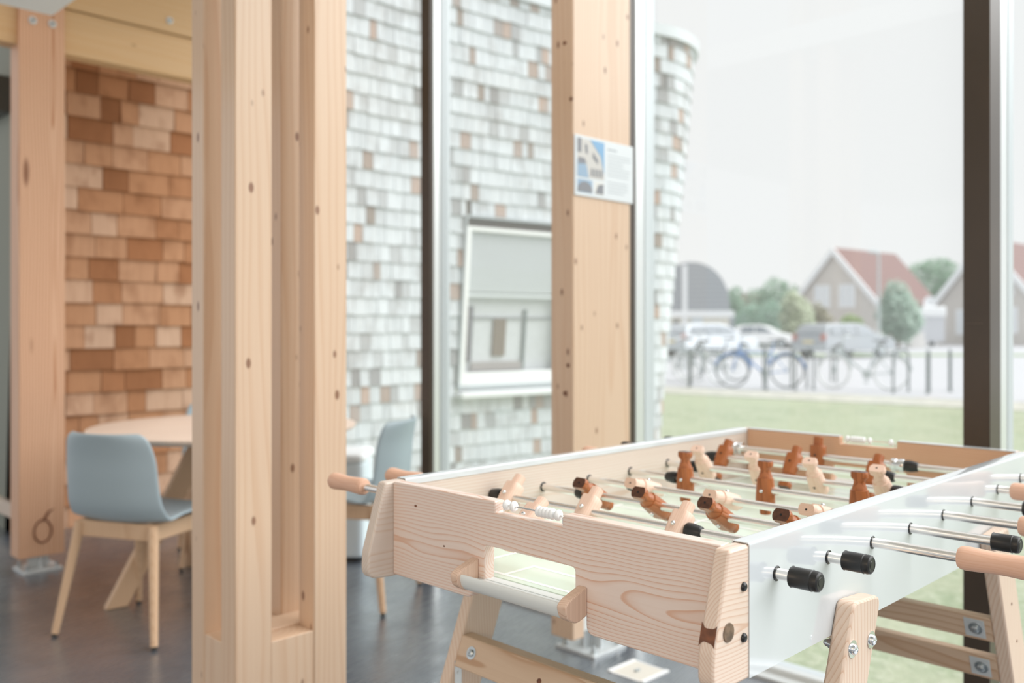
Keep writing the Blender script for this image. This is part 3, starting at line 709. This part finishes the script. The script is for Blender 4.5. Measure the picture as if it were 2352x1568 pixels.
# pale bin behind the chair
x, y = g(-.95, 4.72); wb = thing('waste_bin', 'pale blue-white bin behind the chair next to the built-up column', 'bin', (x, y, 0), STREET)
b = B(); prism(b, fillet([(-.20, -.16, .04), (.20, -.16, .04), (.20, .16, .04), (-.20, .16, .04)]), 'z', .02, .50); obj('body', b, plain('pale_bin', (214, 226, 234), .4), wb, bevel=.012)
b = B(); prism(b, fillet([(-.205, -.165, .045), (.205, -.165, .045), (.205, .165, .045), (-.205, .165, .045)]), 'z', .50, .545); obj('lid', b, plain('white_lid', (236, 240, 243), .35), wb, bevel=.012)
b = B(); prism(b, fillet([(-.19, -.15, .04), (.19, -.15, .04), (.19, .15, .04), (-.19, .15, .04)]), 'z', 0, .02); obj('base', b, M['rubber'], wb)

# ------------------------------------------------------------------ shingled wing outside
WT = 3.93
H0, H1, HZ0, HZ1 = 4.885 - 1.64, 6.02 - 1.64, .625, 2.10
pw, nw = at((H0 + H1) / 2)
wing = thing('shingled_building', 'building with a curved wall of weathered grey-white wooden shingles outside the window', 'building', (5.2, 5.5, GROUND)); sh = wing.location
b = B(); sheet(SG + .06, H0, GROUND - .05, WT, -.002, 30, b); sheet(H1, ARC[-1], GROUND - .05, WT, -.002, 90, b); sheet(H0, H1, GROUND - .05, HZ0, -.002, 8, b); sheet(H0, H1, HZ1, WT, -.002, 8, b)
obj('wall', b, m_back2, wing, sh)
bsh = shingles(SG + .06, ARC[-1] - .3, GROUND, WT - .03, 0.1335, (0.055, 0.115), 11, [(H0, H1, HZ0, HZ1)])
obj('shingle_cladding', bsh, m_out, wing, sh, smooth=0)
# parapet coping
b = B(); n = 110; V = []
for i in range(n + 1):
    s = SG + .06 + (ARC[-1] - SG - .4) * i / n
    V.append([b.verts.new(wallpt(s, z, o)) for z, o in ((WT - .05, .028), (WT - .05, .05), (WT + .05, .05), (WT + .05, -.2), (WT, -.2))])
for P_, Q_ in zip(V, V[1:]):
    for k in range(5): b.faces.new((P_[k], Q_[k], Q_[(k + 1) % 5], P_[(k + 1) % 5]))
obj('coping', b, plain('zinc_coping', (206, 212, 216), .5, .2), wing, sh)
# window in the wing, in its own leaning frame
tx = Vector((-nw.y, nw.x, 0)); tx = tx if tx.x > 0 else -tx
no = Vector((nw.x, nw.y, 0)); up = (Vector((0, 0, 1)) + no * LEAN).normalized()
nf = tx.cross(up); nf = nf if nf.dot(no) > 0 else -nf
org = wallpt((H0 + H1) / 2, HZ0, 0.0)
WM = Matrix(((tx.x, -nf.x, up.x, org.x), (tx.y, -nf.y, up.y, org.y), (tx.z, -nf.z, up.z, org.z), (0, 0, 0, 1)))
HW, HH = (H1 - H0) / 2, (HZ1 - HZ0) * 1.004
def wobj(name, bm, mats, parent, **k):
    bmesh.ops.transform(bm, matrix=WM, verts=bm.verts); return obj(name, bm, mats, parent, sh, **k)
def ring(bm, x0, x1, z0, z1, t, y0, y1, tb=None, tt=None):
    tb = t if tb is None else tb; tt = t if tt is None else tt
    box(bm, (x0, y0, z0), (x0 + t, y1, z1)); box(bm, (x1 - t, y0, z0), (x1, y1, z1)); box(bm, (x0 + t, y0, z0), (x1 - t, y1, z0 + tb)); box(bm, (x0 + t, y0, z1 - tt), (x1 - t, y1, z1))
b = B(); ring(b, -HW, HW, .06, HH, .020, -.045, .06, .035, .016)
wf = wobj('window_surround', b, M['bluegrey'], wing, bevel=.002)
b = B(); box(b, (-HW - .01, -.13, 0.0), (HW + .01, .02, .045)); wobj('window_ledge', b, plain('white_ledge', (232, 236, 238), .5), wing, bevel=.006)
b = B(); ring(b, -HW + .020, HW - .020, .095, HH - .085, .05, -.03, .02, .10, .035)
wwf = wobj('window_frame', b, plain('white_frame', (242, 244, 245), .35), wing, bevel=.003)
b = B(); box(b, (-HW + .020, -.005, HH - .085), (HW - .020, .03, HH - .016)); wobj('gap_strip', b, M['brown'], wing)  # brown strip puts the darkness of the gap above the blind into colour
b = B(); box(b, (-HW + .072, -.012, .195), (HW - .072, -.008, HH - .11)); wobj('pane', b, glass_mat('wing_pane', 0.0), wwf)
b = B()
for k in range(27): box(b, (-HW + .075, .012, HH - .135 - k * .0185), (HW - .075, .017, HH - .122 - k * .0185))
box(b, (-HW + .075, .008, HH - .66), (HW - .075, .022, HH - .63)); wobj('blind', b, plain('white_blind', (218, 222, 226), .5), wwf)
b = B(); box(b, (-HW + .022, .075, .06), (HW - .022, .095, HH - .02)); wobj('reflection_backing', b, plain('reflection_backing', (214, 216, 220), .8, var=.05, vscale=30), wing)  # pale backing stands in for bright reflections in the lower glass
for x0, x1, z0, z1, c_ in ((-HW + .076, -HW + .19, .28, .74, (122, 120, 126)), (-.16, -.03, .32, .64, (128, 112, 98)), (.16, .19, .2, .72, (120, 128, 128)), (-HW + .076, HW - .08, .64, .652, (150, 152, 156)), (-HW + .19, .16, .2, .27, (168, 160, 158))): b = B(); box(b, (x0, .055, z0), (x1, .072, z1)); wobj('reflection_bar', b, plain('reflection_tone', c_, .8), wing)  # grey and brown bars imitate reflected neighbours in the pane

# ------------------------------------------------------------------ ground
def lawn_material():
    m = NT('lawn'); o = m.obj()
    a = m.noise(o, 2.2, 5, .7).outputs[0]; c = m.noise(o, 17, 5, .75).outputs[0]; d = m.noise(o, .35, 3).outputs[0]
    col = m.ramp(c, [(.32, srgb(108, 128, 92)), (.5, srgb(146, 158, 128)), (.66, srgb(186, 188, 170))])
    fa = m.n('ShaderNodeMapRange', {'Value': a, 'From Min': .42, 'From Max': .62, 'To Min': 0, 'To Max': .6}).outputs[0]
    fd = m.n('ShaderNodeMapRange', {'Value': d, 'From Min': .4, 'From Max': .6, 'To Min': 0, 'To Max': .6}).outputs[0]
    col = m.mix(fa, col, srgb(174, 176, 152)); col = m.mix(fd, col, srgb(162, 170, 142))
    bp = m.n('ShaderNodeBump', {'Strength': .6, 'Distance': .03, 'Height': c})
    m.bsdf(col, .9, 0, .1, Normal=bp.outputs[0]); return m.m
def poly(name, pts, z, mat, label, cat, th=.02):
    b = B(); prism(b, [g(*p) for p in pts], 'z', z - th, z); return tag(obj(name, b, mat), label, cat, kind='structure')
b = B(); box(b, (2.905, -14, GROUND - .1), (60, 30, GROUND)); tag(obj('lawn', b, lawn_material()), 'pale green lawn outside the glazed wall', 'lawn', kind='structure')
# edge of the paved yard runs from (3.2, 18.5) to (7.5, 15.0)
def edge(X, o=0.0): return (X, 19.0 - (X - 3.3) * .795 + o)
poly('gravel_strip', [edge(-8, -2.1), edge(14, -2.1), edge(14), edge(-8)], GROUND + .012, plain('gravel', (176, 175, 164), .9, var=.22, vscale=4), 'strip of pale gravel along the far edge of the lawn', 'gravel')
poly('pavement', [edge(-8), edge(14), (30, 12), (60, 40), (60, 130), (-40, 130), (-30, 50)], GROUND + .02, plain('pale_paving', (179, 180, 184), .8, var=.03, vscale=3), 'pale paved yard and street beyond the lawn', 'pavement')
poly('verge', [(-12, 41.5), (34, 39.5), (34, 41.5), (-12, 43.5)], GROUND + .05, plain('verge_grass', (136, 160, 104), .9, var=.2, vscale=2), 'thin strip of bright grass between the bike yard and the street', 'grass')

# ------------------------------------------------------------------ houses
def gable_house(label, X, D, wd, ln, ez, rz_, rot, wallc, roofc, wins, base=GROUND, barge=.28):
    x, y = g(X, D); h = thing('house', label, 'house', (x, y, base), STREET + rot)
    hw = wd / 2
    b = B(); prism(b, [(-hw, 0), (hw, 0), (hw, ez), (0, rz_), (-hw, ez)], 'y', 0, ln); obj('wall', b, wallc, h)
    b = B(); sl = (rz_ - ez) / hw; o = .35; th = .22
    for s in (1, -1):
        prism(b, [(0, rz_ + .05), (s * (hw + o), ez - sl * o + .05), (s * (hw + o), ez - sl * o + .05 + th), (0, rz_ + .05 + th * 1.2)], 'y', -.25, ln + .25)
    obj('roof', b, roofc, h)
    for s in (1, -1):
        b = B(); prism(b, [(0, rz_ + .36), (s * (hw + o + .05), ez - sl * o + .36), (s * (hw + o + .05), ez - sl * o - barge), (0, rz_ - barge)], 'y', -.42, -.26); obj('bargeboard', b, M['trimw'], h)
    for (wx, wz, ww, wh) in wins:
        b = B(); ring(b, wx - ww / 2, wx + ww / 2, wz, wz + wh, .14, -.10, .05); box(b, (wx - .06, -.09, wz + .1), (wx + .06, .03, wz + wh - .1)); f = obj('window', b, M['trimw'], h)
        b = B(); box(b, (wx - ww / 2 + .1, -.03, wz + .1), (wx + ww / 2 - .1, -.01, wz + wh - .1)); obj('pane', b, M['housepane'], f)
    return h
M['trimw'] = plain('white_trim', (238, 240, 242), .6)
M['housepane'] = plain('house_pane', (226, 230, 234), .15)
def brick(name, c1, c2, mort):
    m = NT(name); o = m.obj()
    br = m.n('ShaderNodeTexBrick', {'Vector': m.n('ShaderNodeMapping', {'Vector': o, 'Rotation': (R(90), 0, 0)}).outputs[0], 'Color1': srgb(*c1), 'Color2': srgb(*c2), 'Mortar': srgb(*mort), 'Scale': 1.0, 'Brick Width': .3, 'Row Height': .1, 'Mortar Size': .012})
    m.bsdf(br.outputs[0], .9, 0, .2); return m.m
def tiles(name, c1, c2):
    m = NT(name); o = m.obj()
    wv = m.n('ShaderNodeTexWave', {'Vector': o, 'Scale': .9, 'Distortion': .3}, bands_direction='Z', wave_type='BANDS').outputs[0]
    m.bsdf(m.ramp(wv, [(.2, srgb(*c1)), (.8, srgb(*c2))]), .8, 0, .2); return m.m
M['brickpale'] = brick('pale_brick', (206, 200, 194), (196, 188, 182), (214, 210, 206))
M['redtile'] = tiles('red_tiles', (124, 94, 90), (136, 106, 102))
M['greytile'] = tiles('grey_tiles', (138, 138, 140), (152, 152, 154))
gable_house('brick house with steep red tiled roof, white gable boards and two gable windows', 27.9, 78.0, 7.6, 10.5, 3.55, 7.95, R(-50), M['brickpale'], M['redtile'], [(-1.15, 3.05, 1.5, 2.0), (1.2, 3.05, 1.5, 2.0)])
gable_house('red roofed brick house half hidden by the dark window frame at the right', 34.6, 66.0, 6.8, 9.0, 3.2, 7.6, R(-48), M['brickpale'], M['redtile'], [(-1.4, .8, 1.2, 1.9), (1.5, .9, 1.5, 1.9), (1.5, 3.6, 1.0, 1.3)])
gable_house('low house with a plain grey roof between the two red roofed houses', 44.5, 100.0, 12.0, 9.0, 3.3, 5.1, R(80), M['brickpale'], M['greytile'], [])
gable_house('small grey roofed house behind the bushes, next to the arched barn', 25.6, 104.0, 6.5, 8.0, 3.4, 5.4, R(60), M['brickpale'], M['greytile'], [(0, 1.2, 1.4, 2.0)])
gable_house('brownish roofed house far back between the bushes and the brick house', 33.0, 118.0, 8.0, 9.0, 3.2, 5.6, R(70), M['brickpale'], M['redtile'], [])
# barn with arched end
x, y = g(13.9, 70.0); barn = thing('arched_barn', 'building with an arched slate grey end wall over a cream ground floor', 'building', (x, y, GROUND), STREET + R(-6))
b = B(); box(b, (-2.9, 0, 0), (2.9, 12, 2.35)); obj('wall', b, plain('cream_wall', (228, 224, 212), .8), barn)
b = B(); prism(b, [(2.95 * math.cos(math.pi * k / 24), 2.55 + 3.85 * math.sin(math.pi * k / 24) ** .85) for k in range(25)], 'y', -.2, 12); obj('arched_roof', b, tiles('slates', (150, 154, 160), (160, 164, 170)), barn)
b = B(); box(b, (-3.1, -.35, 2.15), (3.25, .0, 2.62)); obj('fascia', b, M['trimw'], barn)
for x0, x1 in ((.0, .9),):
    b = B(); box(b, (x0, -.06, 0), (x1, .02, 2.1)); obj('door', b, plain('pale_door', (222, 230, 234), .5), barn)
b = B(); box(b, (-1.35, -.06, .9), (-.95, .02, 1.9)); obj('window', b, plain('dark_window', (96, 98, 98), .3), barn)
b = B(); box(b, (-.68, -.32, 0), (-.34, -.2, 6.15)); obj('white_pier', b, M['trimw'], barn)
b = B(); box(b, (2.95, .4, 0), (4.3, 4, 2.3)); obj('side_shed', b, plain('slate_shed', (150, 154, 162), .8), barn)

# ------------------------------------------------------------------ planting
def leafmat(name, a, c, d):
    m = NT(name); r_ = m.n('ShaderNodeNewGeometry').outputs['Random Per Island']
    b_ = m.bsdf(m.ramp(r_, [(0, srgb(*a)), (.5, srgb(*c)), (1, srgb(*d))]), .7, 0, .2); return m.m
def plant(name, label, cat, X, D, blobs, leaf, n, mat, seed, trunk=None, droop=0.0):
    x, y = g(X, D); t = thing(name, label, cat, (x, y, GROUND), STREET); rng = random.Random(seed); b = B()
    tot = sum(r[0] * r[1] * r[2] for _, r in blobs)
    for c, r in blobs:
        for _ in range(int(n * r[0] * r[1] * r[2] / tot) + 20):
            d = Vector((rng.gauss(0, 1), rng.gauss(0, 1), rng.gauss(0, 1))).normalized() * rng.random() ** .25
            nz = 1 + .22 * noise.noise(Vector((d.x * 2.3 + seed, d.y * 2.3, d.z * 2.3)))
            p = Vector((c[0] + d.x * r[0] * nz, c[1] + d.y * r[1] * nz, c[2] + d.z * r[2] * nz))
            if p.z < .02: p.z = .02 + rng.random() * .1
            a = Vector((rng.gauss(0, 1), rng.gauss(0, 1), rng.gauss(0, 1) - droop)).normalized(); q = a.orthogonal().normalized()
            l = leaf * rng.uniform(.7, 1.3)
            b.faces.new([b.verts.new(v) for v in (p - a * l, p + q * l * .45, p + a * l, p - q * l * .45)])
    obj('foliage', b, mat, t, smooth=0, fixn=False)
    if trunk:
        b = B(); tube(b, [(0, 0, 0), (.03, 0, trunk[1] * .5), (0, .05, trunk[1])], [trunk[0], trunk[0] * .8, trunk[0] * .5], 8); obj('trunk', b, M['bark'], t)
    return t
M['bark'] = plain('bark', (130, 118, 104), .9)
GR = leafmat('green_leaves', (112, 146, 118), (140, 170, 144), (176, 198, 178))
DG = leafmat('deep_green_leaves', (98, 138, 112), (132, 164, 142), (184, 204, 192))
WL = leafmat('willow_leaves', (166, 178, 148), (190, 200, 172), (210, 216, 194))
BR = leafmat('brown_leaves', (128, 122, 98), (156, 152, 130), (186, 184, 166))
YG = leafmat('lime_leaves', (126, 150, 92), (152, 174, 116), (176, 196, 146))
BG = leafmat('blue_green_leaves', (140, 168, 150), (170, 194, 178), (198, 214, 202))
plant('bush', 'broad dark green bush to the right of the arched barn', 'bush', 17.2, 62.0, [((-.6, 0, 1.5), (1.3, 1.2, 1.5)), ((.7, 0, 1.7), (1.3, 1.2, 1.5)), ((0, 0, .8), (2.0, 1.3, .9))], .13, 4200, DG, 1)
plant('tree', 'green tree with a pointed top behind the bushes', 'tree', 24.3, 84.0, [((-1.2, 0, 3.0), (1.8, 1.5, 2.0)), ((.2, 0, 4.0), (1.5, 1.4, 2.0)), ((1.6, 0, 3.5), (1.2, 1.2, 2.0))], .2, 2600, GR, 2, (.2, 3.5))
plant('tree', 'small green tree top beside the grey roofed house behind the barn', 'tree', 23.8, 96.0, [((0, 0, 4.2), (.9, .9, 1.6)), ((-.6, 0, 3.4), (1.0, .9, 1.2))], .2, 900, GR, 3, (.15, 3.5))
plant('willow', 'pale willow shrub left of the brown bush', 'tree', 18.35, 58.0, [((0, 0, 1.7), (1.1, 1.0, 1.6)), ((-.3, 0, 2.5), (.7, .7, 1.2)), ((0, 0, .8), (1.0, 1.0, .9))], .16, 3400, WL, 4, (.1, 1.5), 1.4)
plant('bush', 'brownish bush between the pale willow and the lime green ball shrub', 'bush', 20.7, 60.5, [((0, 0, 1.3), (.9, .9, 1.3)), ((-.2, 0, 2.2), (.6, .6, .8))], .13, 1800, BR, 5)
plant('shrub', 'rounded lime green shrub in front of the brick house', 'bush', 22.3, 59.2, [((0, 0, 1.35), (.80, .80, .80))], .12, 1500, YG, 6, (.07, .8))
plant('willow', 'tall loose blue-green willow covering the right corner of the brick house', 'tree', 24.4, 57.0, [((0, 0, 2.0), (1.35, 1.2, 1.7)), ((-.1, 0, 3.1), (.8, .8, 1.3)), ((.3, 0, 1.6), (1.2, 1, 1.0))], .17, 3000, BG, 7, (.12, 1.8), 1.2)
plant('tree', 'large round green tree behind the houses, left of the dark window frame', 'tree', 50.5, 106.0, [((-1.5, 0, 6.8), (2.8, 2.5, 2.6)), ((2, 0, 5.8), (2.6, 2.4, 2.2)), ((-.2, 0, 8.0), (2.1, 2, 1.6))], .26, 3200, GR, 8, (.3, 5.5))
plant('hedge', 'low green hedge below the large round tree', 'hedge', 54.5, 113.0, [((0, 0, 4.6), (3.6, 1.0, 1.4)), ((-2, 0, 3.2), (3, 1, 1.6))], .26, 1300, DG, 9)

# ------------------------------------------------------------------ street furniture
x, y = g(17.9, 44.0); sl_ = thing('street_lamp', 'slim grey street lamp in front of the red roof', 'street lamp', (x, y, GROUND), STREET)
b = B(); tube(b, [(0, 0, 0), (0, 0, 4.95)], [.07, .05], 10); obj('pole', b, M['bluegrey'], sl_)
b = B(); tube(b, [(0, 0, 4.85), (-.12, 0, 4.98), (-.5, 0, 5.0)], [.05, .09, .06], 10); obj('lamp_head', b, M['bluegrey'], sl_)
x, y = g(28.6, 61.5); kb = thing('trailer', 'white box trailer parked in front of the right hand house', 'trailer', (x, y, GROUND), STREET)
b = B(); box(b, (-.93, 0, .35), (.93, 3.6, 2.55)); obj('box_body', b, plain('trailer_white', (198, 200, 206), .5), kb, bevel=.05)
b = B(); box(b, (-.99, -.12, 2.05), (.99, .3, 2.75)); obj('roof_cap', b, M['trimw'], kb, bevel=.1)
for sx in (1, -1):
    b = B(); lathe(b, [(.2, -.08), (.3, -.07), (.3, .07), (.2, .08)], 'x', (sx * .75, 1.5, .3), 16); obj('wheel', b, M['rubber'], kb)
x, y = g(29.6, 64.0); ds = thing('satellite_dish', 'round white satellite dish above the box trailer', 'satellite dish', (x, y, GROUND), STREET)
b = B(); tube(b, [(0, 0, 0), (0, 0, 3.0)], .05, 8); obj('mast', b, M['bluegrey'], ds)
b = B(); lathe(b, [(.02, .1), (.25, .06), (.44, -.06), (.46, -.08), (.45, -.05), (.25, .09), (.02, .13)], 'y', (0, -.1, 3.1), 24); obj('dish', b, M['trimw'], ds)
x, y = g(24.9, 57.0 + .6); cbx = thing('utility_cabinet', 'pale street cabinet left of the box trailer', 'cabinet', (x + .7, y - .7, GROUND), STREET)
b = B(); box(b, (-.48, 0, 0), (.48, .5, 1.0)); obj('body', b, plain('cabinet_pale', (236, 232, 230), .6), cbx, bevel=.03)
b = B(); box(b, (-.52, -.04, 1.0), (.52, .54, 1.06)); obj('roof', b, M['trimw'], cbx)

# ------------------------------------------------------------------ cars
def car(label, X, D, rot, paint, prof, glassx, wb=(.85, 3.35), L=4.2):
    x, y = g(X, D); c = thing('car', label, 'car', (x, y, GROUND + .02), STREET + rot); W = .86; b = B()
    top = max(z for _, z in prof)
    n = len(prof); rows = []
    for wy in (-1, -.86, .86, 1):
        row = []
        for px_, pz in prof:
            tum = 1 - .26 * max(0, (pz - .85) / (top - .85)) if pz > .85 else 1
            zz = pz if abs(wy) < 1 else pz - (.03 if pz > .5 else -.02)
            row.append(b.verts.new((px_ - L / 2, wy * W * tum, zz)))
        rows.append(row)
    for P_, Q_ in zip(rows, rows[1:]):
        for k in range(n): b.faces.new((P_[k], P_[(k + 1) % n], Q_[(k + 1) % n], Q_[k]))
    b.faces.new(rows[0][::-1]); b.faces.new(rows[-1])
    obj('body', b, paint, c, smooth=30, bevel=.02)
    for s in (1, -1):
        for gx in glassx:
            b = B(); V = []
            for px_, pz in gx:
                tum = 1 - .26 * max(0, (pz - .85) / (top - .85)); V.append((px_ - L / 2, s * W * tum, pz))
            A = [b.verts.new(Vector(v) + Vector((0, s * .014, 0))) for v in V]; A2 = [b.verts.new(Vector(v) - Vector((0, s * .02, 0))) for v in V]
            b.faces.new(A); b.faces.new(A2[::-1])
            for k in range(len(V)): b.faces.new((A[k], A[(k + 1) % len(V)], A2[(k + 1) % len(V)], A2[k]))
            obj('side_window', b, M['carglass'], c)
        for wx in wb:
            b = B(); lathe(b, [(.18, -.02), (.30, -.02), (.315, .02), (.315, .17), (.30, .19), (.18, .19)], 'y', (wx - L / 2, s * .78 - .085, .315), 20); wh = obj('wheel', b, M['rubber'], c)
            b = B(); lathe(b, [(.19, 0), (.19, s * .02), (.1, s * .03), (.02, s * .03)], 'y', (wx - L / 2, s * .78 + s * .10, .315), 16); obj('hubcap', b, M['bluegrey'], wh)
        b = B(); box(b, (-L / 2 - .01, s * .70 - .11, .72), (-L / 2 + .12, s * .70 + .11, 1.0)); obj('tail_light', b, M['tail'], c, bevel=.02)
        b = B(); box(b, (L / 2 - .25, s * .62 - .14, .62), (L / 2 - .02, s * .62 + .14, .75)); obj('headlight', b, M['trimw'], c, bevel=.02)
    xs = [p for p in prof if p[1] > .9]
    b = B()
    r0, r1 = REARG.get(label[:5], ((.06, .98), (.42, top - .1)))
    A = [(r0[0] - L / 2 - .02, -W * .86, r0[1]), (r0[0] - L / 2 - .02, W * .86, r0[1]), (r1[0] - L / 2 - .02, W * .70, r1[1]), (r1[0] - L / 2 - .02, -W * .70, r1[1])]
    Vv = [b.verts.new(v) for v in A]; V2 = [b.verts.new((v[0] + .04, v[1], v[2] - .01)) for v in A]; b.faces.new(Vv); b.faces.new(V2[::-1])
    for k in range(4): b.faces.new((Vv[k], Vv[(k + 1) % 4], V2[(k + 1) % 4], V2[k]))
    obj('rear_window', b, M['carglass'], c)
    b = B(); box(b, (-L / 2 - .06, -.80, .34), (-L / 2 + .05, .80, .52)); obj('bumper', b, M['bluegrey'], c, bevel=.03)
    b = B(); box(b, (-L / 2 - .02, -.26, .62), (-L / 2 + .03, .26, .74)); obj('number_plate', b, plain('plate', (226, 214, 170), .5), c)
    return c
REARG = {}
M['carglass'] = plain('car_glass', (112, 122, 132), .12)
M['tail'] = plain('tail_light', (176, 112, 102), .3)
HATCH = [(.02, .30), (.0, .62), (.04, .92), (.34, 1.36), (.62, 1.45), (1.6, 1.47), (2.1, 1.40), (2.95, .98), (3.75, .80), (3.95, .62), (3.95, .30)]
HG = [[(.55, 1.0), (.72, 1.33), (1.45, 1.36), (1.45, .99)], [(1.53, .99), (1.53, 1.36), (2.02, 1.31), (2.62, .98)]]
ESTATE = [(.02, .30), (.0, .62), (.05, .95), (.30, 1.36), (.55, 1.43), (2.4, 1.45), (2.8, 1.38), (3.55, .98), (4.4, .84), (4.6, .66), (4.6, .30)]
EG = [[(.42, 1.0), (.52, 1.30), (1.2, 1.34), (1.2, .99)], [(1.28, .99), (1.28, 1.34), (2.05, 1.35), (2.05, .98)], [(2.12, .98), (2.12, 1.35), (2.72, 1.29), (3.25, .97)]]
car('white hatchback parked on the street in front of the dark green bush', 16.0, 57.0, R(-28), plain('white_paint', (246, 247, 248), .2), HATCH, HG, (.75, 3.15), 3.95)
car('grey estate car with orange-red tail lights parked behind the bicycle stands', 14.0, 38.0, R(33), plain('grey_paint', (166, 172, 178), .14, .2), ESTATE, EG, (.85, 3.6), 4.6)
car('silver car with a dark roof parked behind the leftmost bicycles', 8.6, 39.5, R(35), plain('silver_paint', (196, 202, 208), .2, .3), ESTATE, EG, (.85, 3.6), 4.6)
x, y = g(14.9, 37.0)

# ------------------------------------------------------------------ bicycle stands and bicycles
def stand(label, X, D, rot):
    x, y = g(X, D); o = thing('bicycle_stand', label, 'bicycle stand', (x, y, GROUND + .02), STREET + rot, 'dark steel hoop bicycle stands in the yard')
    b = B(); w_, h_, r_ = .30, .80, .14
    p = [(-w_, 0, 0), (-w_, 0, h_ - r_)] + [(-w_ + r_ - r_ * math.cos(t), 0, h_ - r_ + r_ * math.sin(t)) for t in (math.pi / 8, math.pi / 4, math.pi * 3 / 8, math.pi / 2)] + [(w_ - r_ + r_ * math.sin(t), 0, h_ - r_ + r_ * math.cos(t)) for t in (0, math.pi / 8, math.pi / 4, math.pi * 3 / 8, math.pi / 2)] + [(w_, 0, 0)]
    tube(b, p, .021, 8); obj('hoop', b, M['hoop'], o)
    for s in (1, -1):
        b = B(); lathe(b, [(.05, 0), (.05, .008), (.026, .01)], 'z', (s * w_, 0, 0), 12); obj('foot_plate', b, M['hoop'], o)
    return o
M['hoop'] = plain('hoop_grey', (88, 99, 100), .5)
for lab, X, D, rr in (('slim hoop bicycle stand next to the blue bicycle', 5.05, 18.0, 80), ('hoop bicycle stand just left of the grey estate car', 5.62, 18.0, 80), ('hoop bicycle stand in front of the rear lights of the grey estate car', 6.02, 18.2, 84),
                      ('wide hoop bicycle stand right behind the lone bicycle', 7.42, 17.2, 40), ('hoop bicycle stand midway between the lone bicycle and the dark frame', 7.85, 17.0, 62), ('hoop bicycle stand next to the dark window frame', 8.55, 17.6, 66),
                      ('hoop bicycle stand among the leftmost bicycles', 3.75, 19.0, 75), ('hoop bicycle stand further back in the second row', 7.35, 20.6, 80)):
    stand(lab, X, D, R(rr))
def bicycle(label, X, D, rot, paint, tyre, lean=0.0, steer=0.0):
    x, y = g(X, D); o = thing('bicycle', label, 'bicycle', (x, y, GROUND + .02), STREET + rot, 'bicycles parked in the yard'); o.rotation_euler = (lean, 0, STREET + rot)
    tw_ = .030 if tyre is tw else .021
    def wheel(cx, rz_):
        b = B(); c = Vector((cx, 0, .345)); rm = Matrix.Rotation(rz_, 3, 'Z')
        tube(b, [c + rm @ Vector((.325 * math.cos(t * math.pi / 14), 0, .325 * math.sin(t * math.pi / 14))) for t in range(28)], tw_, 8, closed=True)
        for k in range(14): t = k * math.pi / 7; tube(b, [c, c + rm @ Vector((.31 * math.cos(t), 0, .31 * math.sin(t)))], .0025, 4, 1)
        lathe(b, [(.02, -.04), (.02, .04)], 'y', c, 10, 1); obj('wheel', b, [tyre, M['zinc']], o)
        b = B(); tube(b, [c + rm @ Vector((.365 * math.cos(t), 0, .365 * math.sin(t))) for t in [R(20 + 8 * k) for k in range(20)]], .022, 6); obj('mudguard', b, paint, o)
    wheel(-.53, 0); wheel(.56, steer)
    b = B(); bb, st, hd, hd2 = (-.08, 0, .30), (-.26, 0, .84), (.40, 0, .92), (.43, 0, .74)
    for p, q, r in ((bb, st, .018), (bb, hd2, .022), ((-.22, 0, .72), hd2, .018), (hd, hd2, .022), ((-.53, .04, .345), bb, .011), ((-.53, .04, .345), (-.22, 0, .72), .010), (st, (-.29, 0, .97), .013)): tube(b, [p, q], r, 8)
    obj('frame', b, paint, o)
    b = B(); tube(b, [hd2, (.49, .05, .6), (.56, .05, .345)], .013, 6); tube(b, [(.56, -.05, .345), (.49, -.05, .6), hd2], .013, 6); obj('fork', b, paint, o)
    b = B(); tube(b, [(.40, 0, .90), (.37, 0, 1.06)], .013, 8); tube(b, [(.20, -.29, 1.08), (.30, -.27, 1.09), (.39, -.12, 1.07), (.39, .12, 1.07), (.30, .27, 1.09), (.20, .29, 1.08)], .012, 8); obj('handlebar', b, M['zinc'], o)
    b = B(); lathe(b, [(.01, -.15), (.04, -.12), (.035, 0), (.09, .10), (.07, .14), (.01, .15)], 'x', (-.31, 0, .985), 12, 0, lambda v: Vector((-v.x, v.y, v.z * .35))); obj('saddle', b, M['rubber'], o)
    b = B(); lathe(b, [(.085, -.006), (.09, 0), (.085, .006)], 'y', (-.08, .045, .30), 16); box(b, (-.09, .05, .14), (-.07, .07, .30)); box(b, (-.12, .06, .12), (-.03, .15, .145)); obj('crank', b, M['zinc'], o)
    b = B(); box(b, (-.78, -.06, .735), (-.36, .06, .75)); tube(b, [(-.53, .06, .345), (-.66, .06, .735)], .006, 6); tube(b, [(-.53, -.06, .345), (-.66, -.06, .735)], .006, 6); obj('luggage_rack', b, M['zinc'], o)
    return o
pw_ = plain('pale_frame', (168, 178, 180), .4); pb_ = plain('blue_frame', (96, 140, 200), .4); pd_ = plain('dark_frame', (70, 76, 80), .4)
tw = plain('glare_tyre', (226, 228, 228), .6); td = plain('grey_tyre', (112, 116, 118), .6)  # whiteness of the first tyre stands in for blown-out reflections
bicycle('leftmost bicycle, pale with glare-whitened tyres, beside the shingled building', 3.80, 21.4, R(128), pw_, tw, R(8))
bicycle('pale bicycle leaning over, second from the shingled building', 4.25, 20.0, R(118), pw_, tw, R(-16), R(8))
bicycle('dark bicycle behind the blue one', 4.75, 21.2, R(150), pd_, td, R(6))
bicycle('blue bicycle among the left group', 5.10, 18.5, R(172), pb_, td, R(5))
bicycle('lone pale bicycle standing in front of the grey estate car', 7.0, 18.0, R(150), pw_, tw, R(6), R(-12))
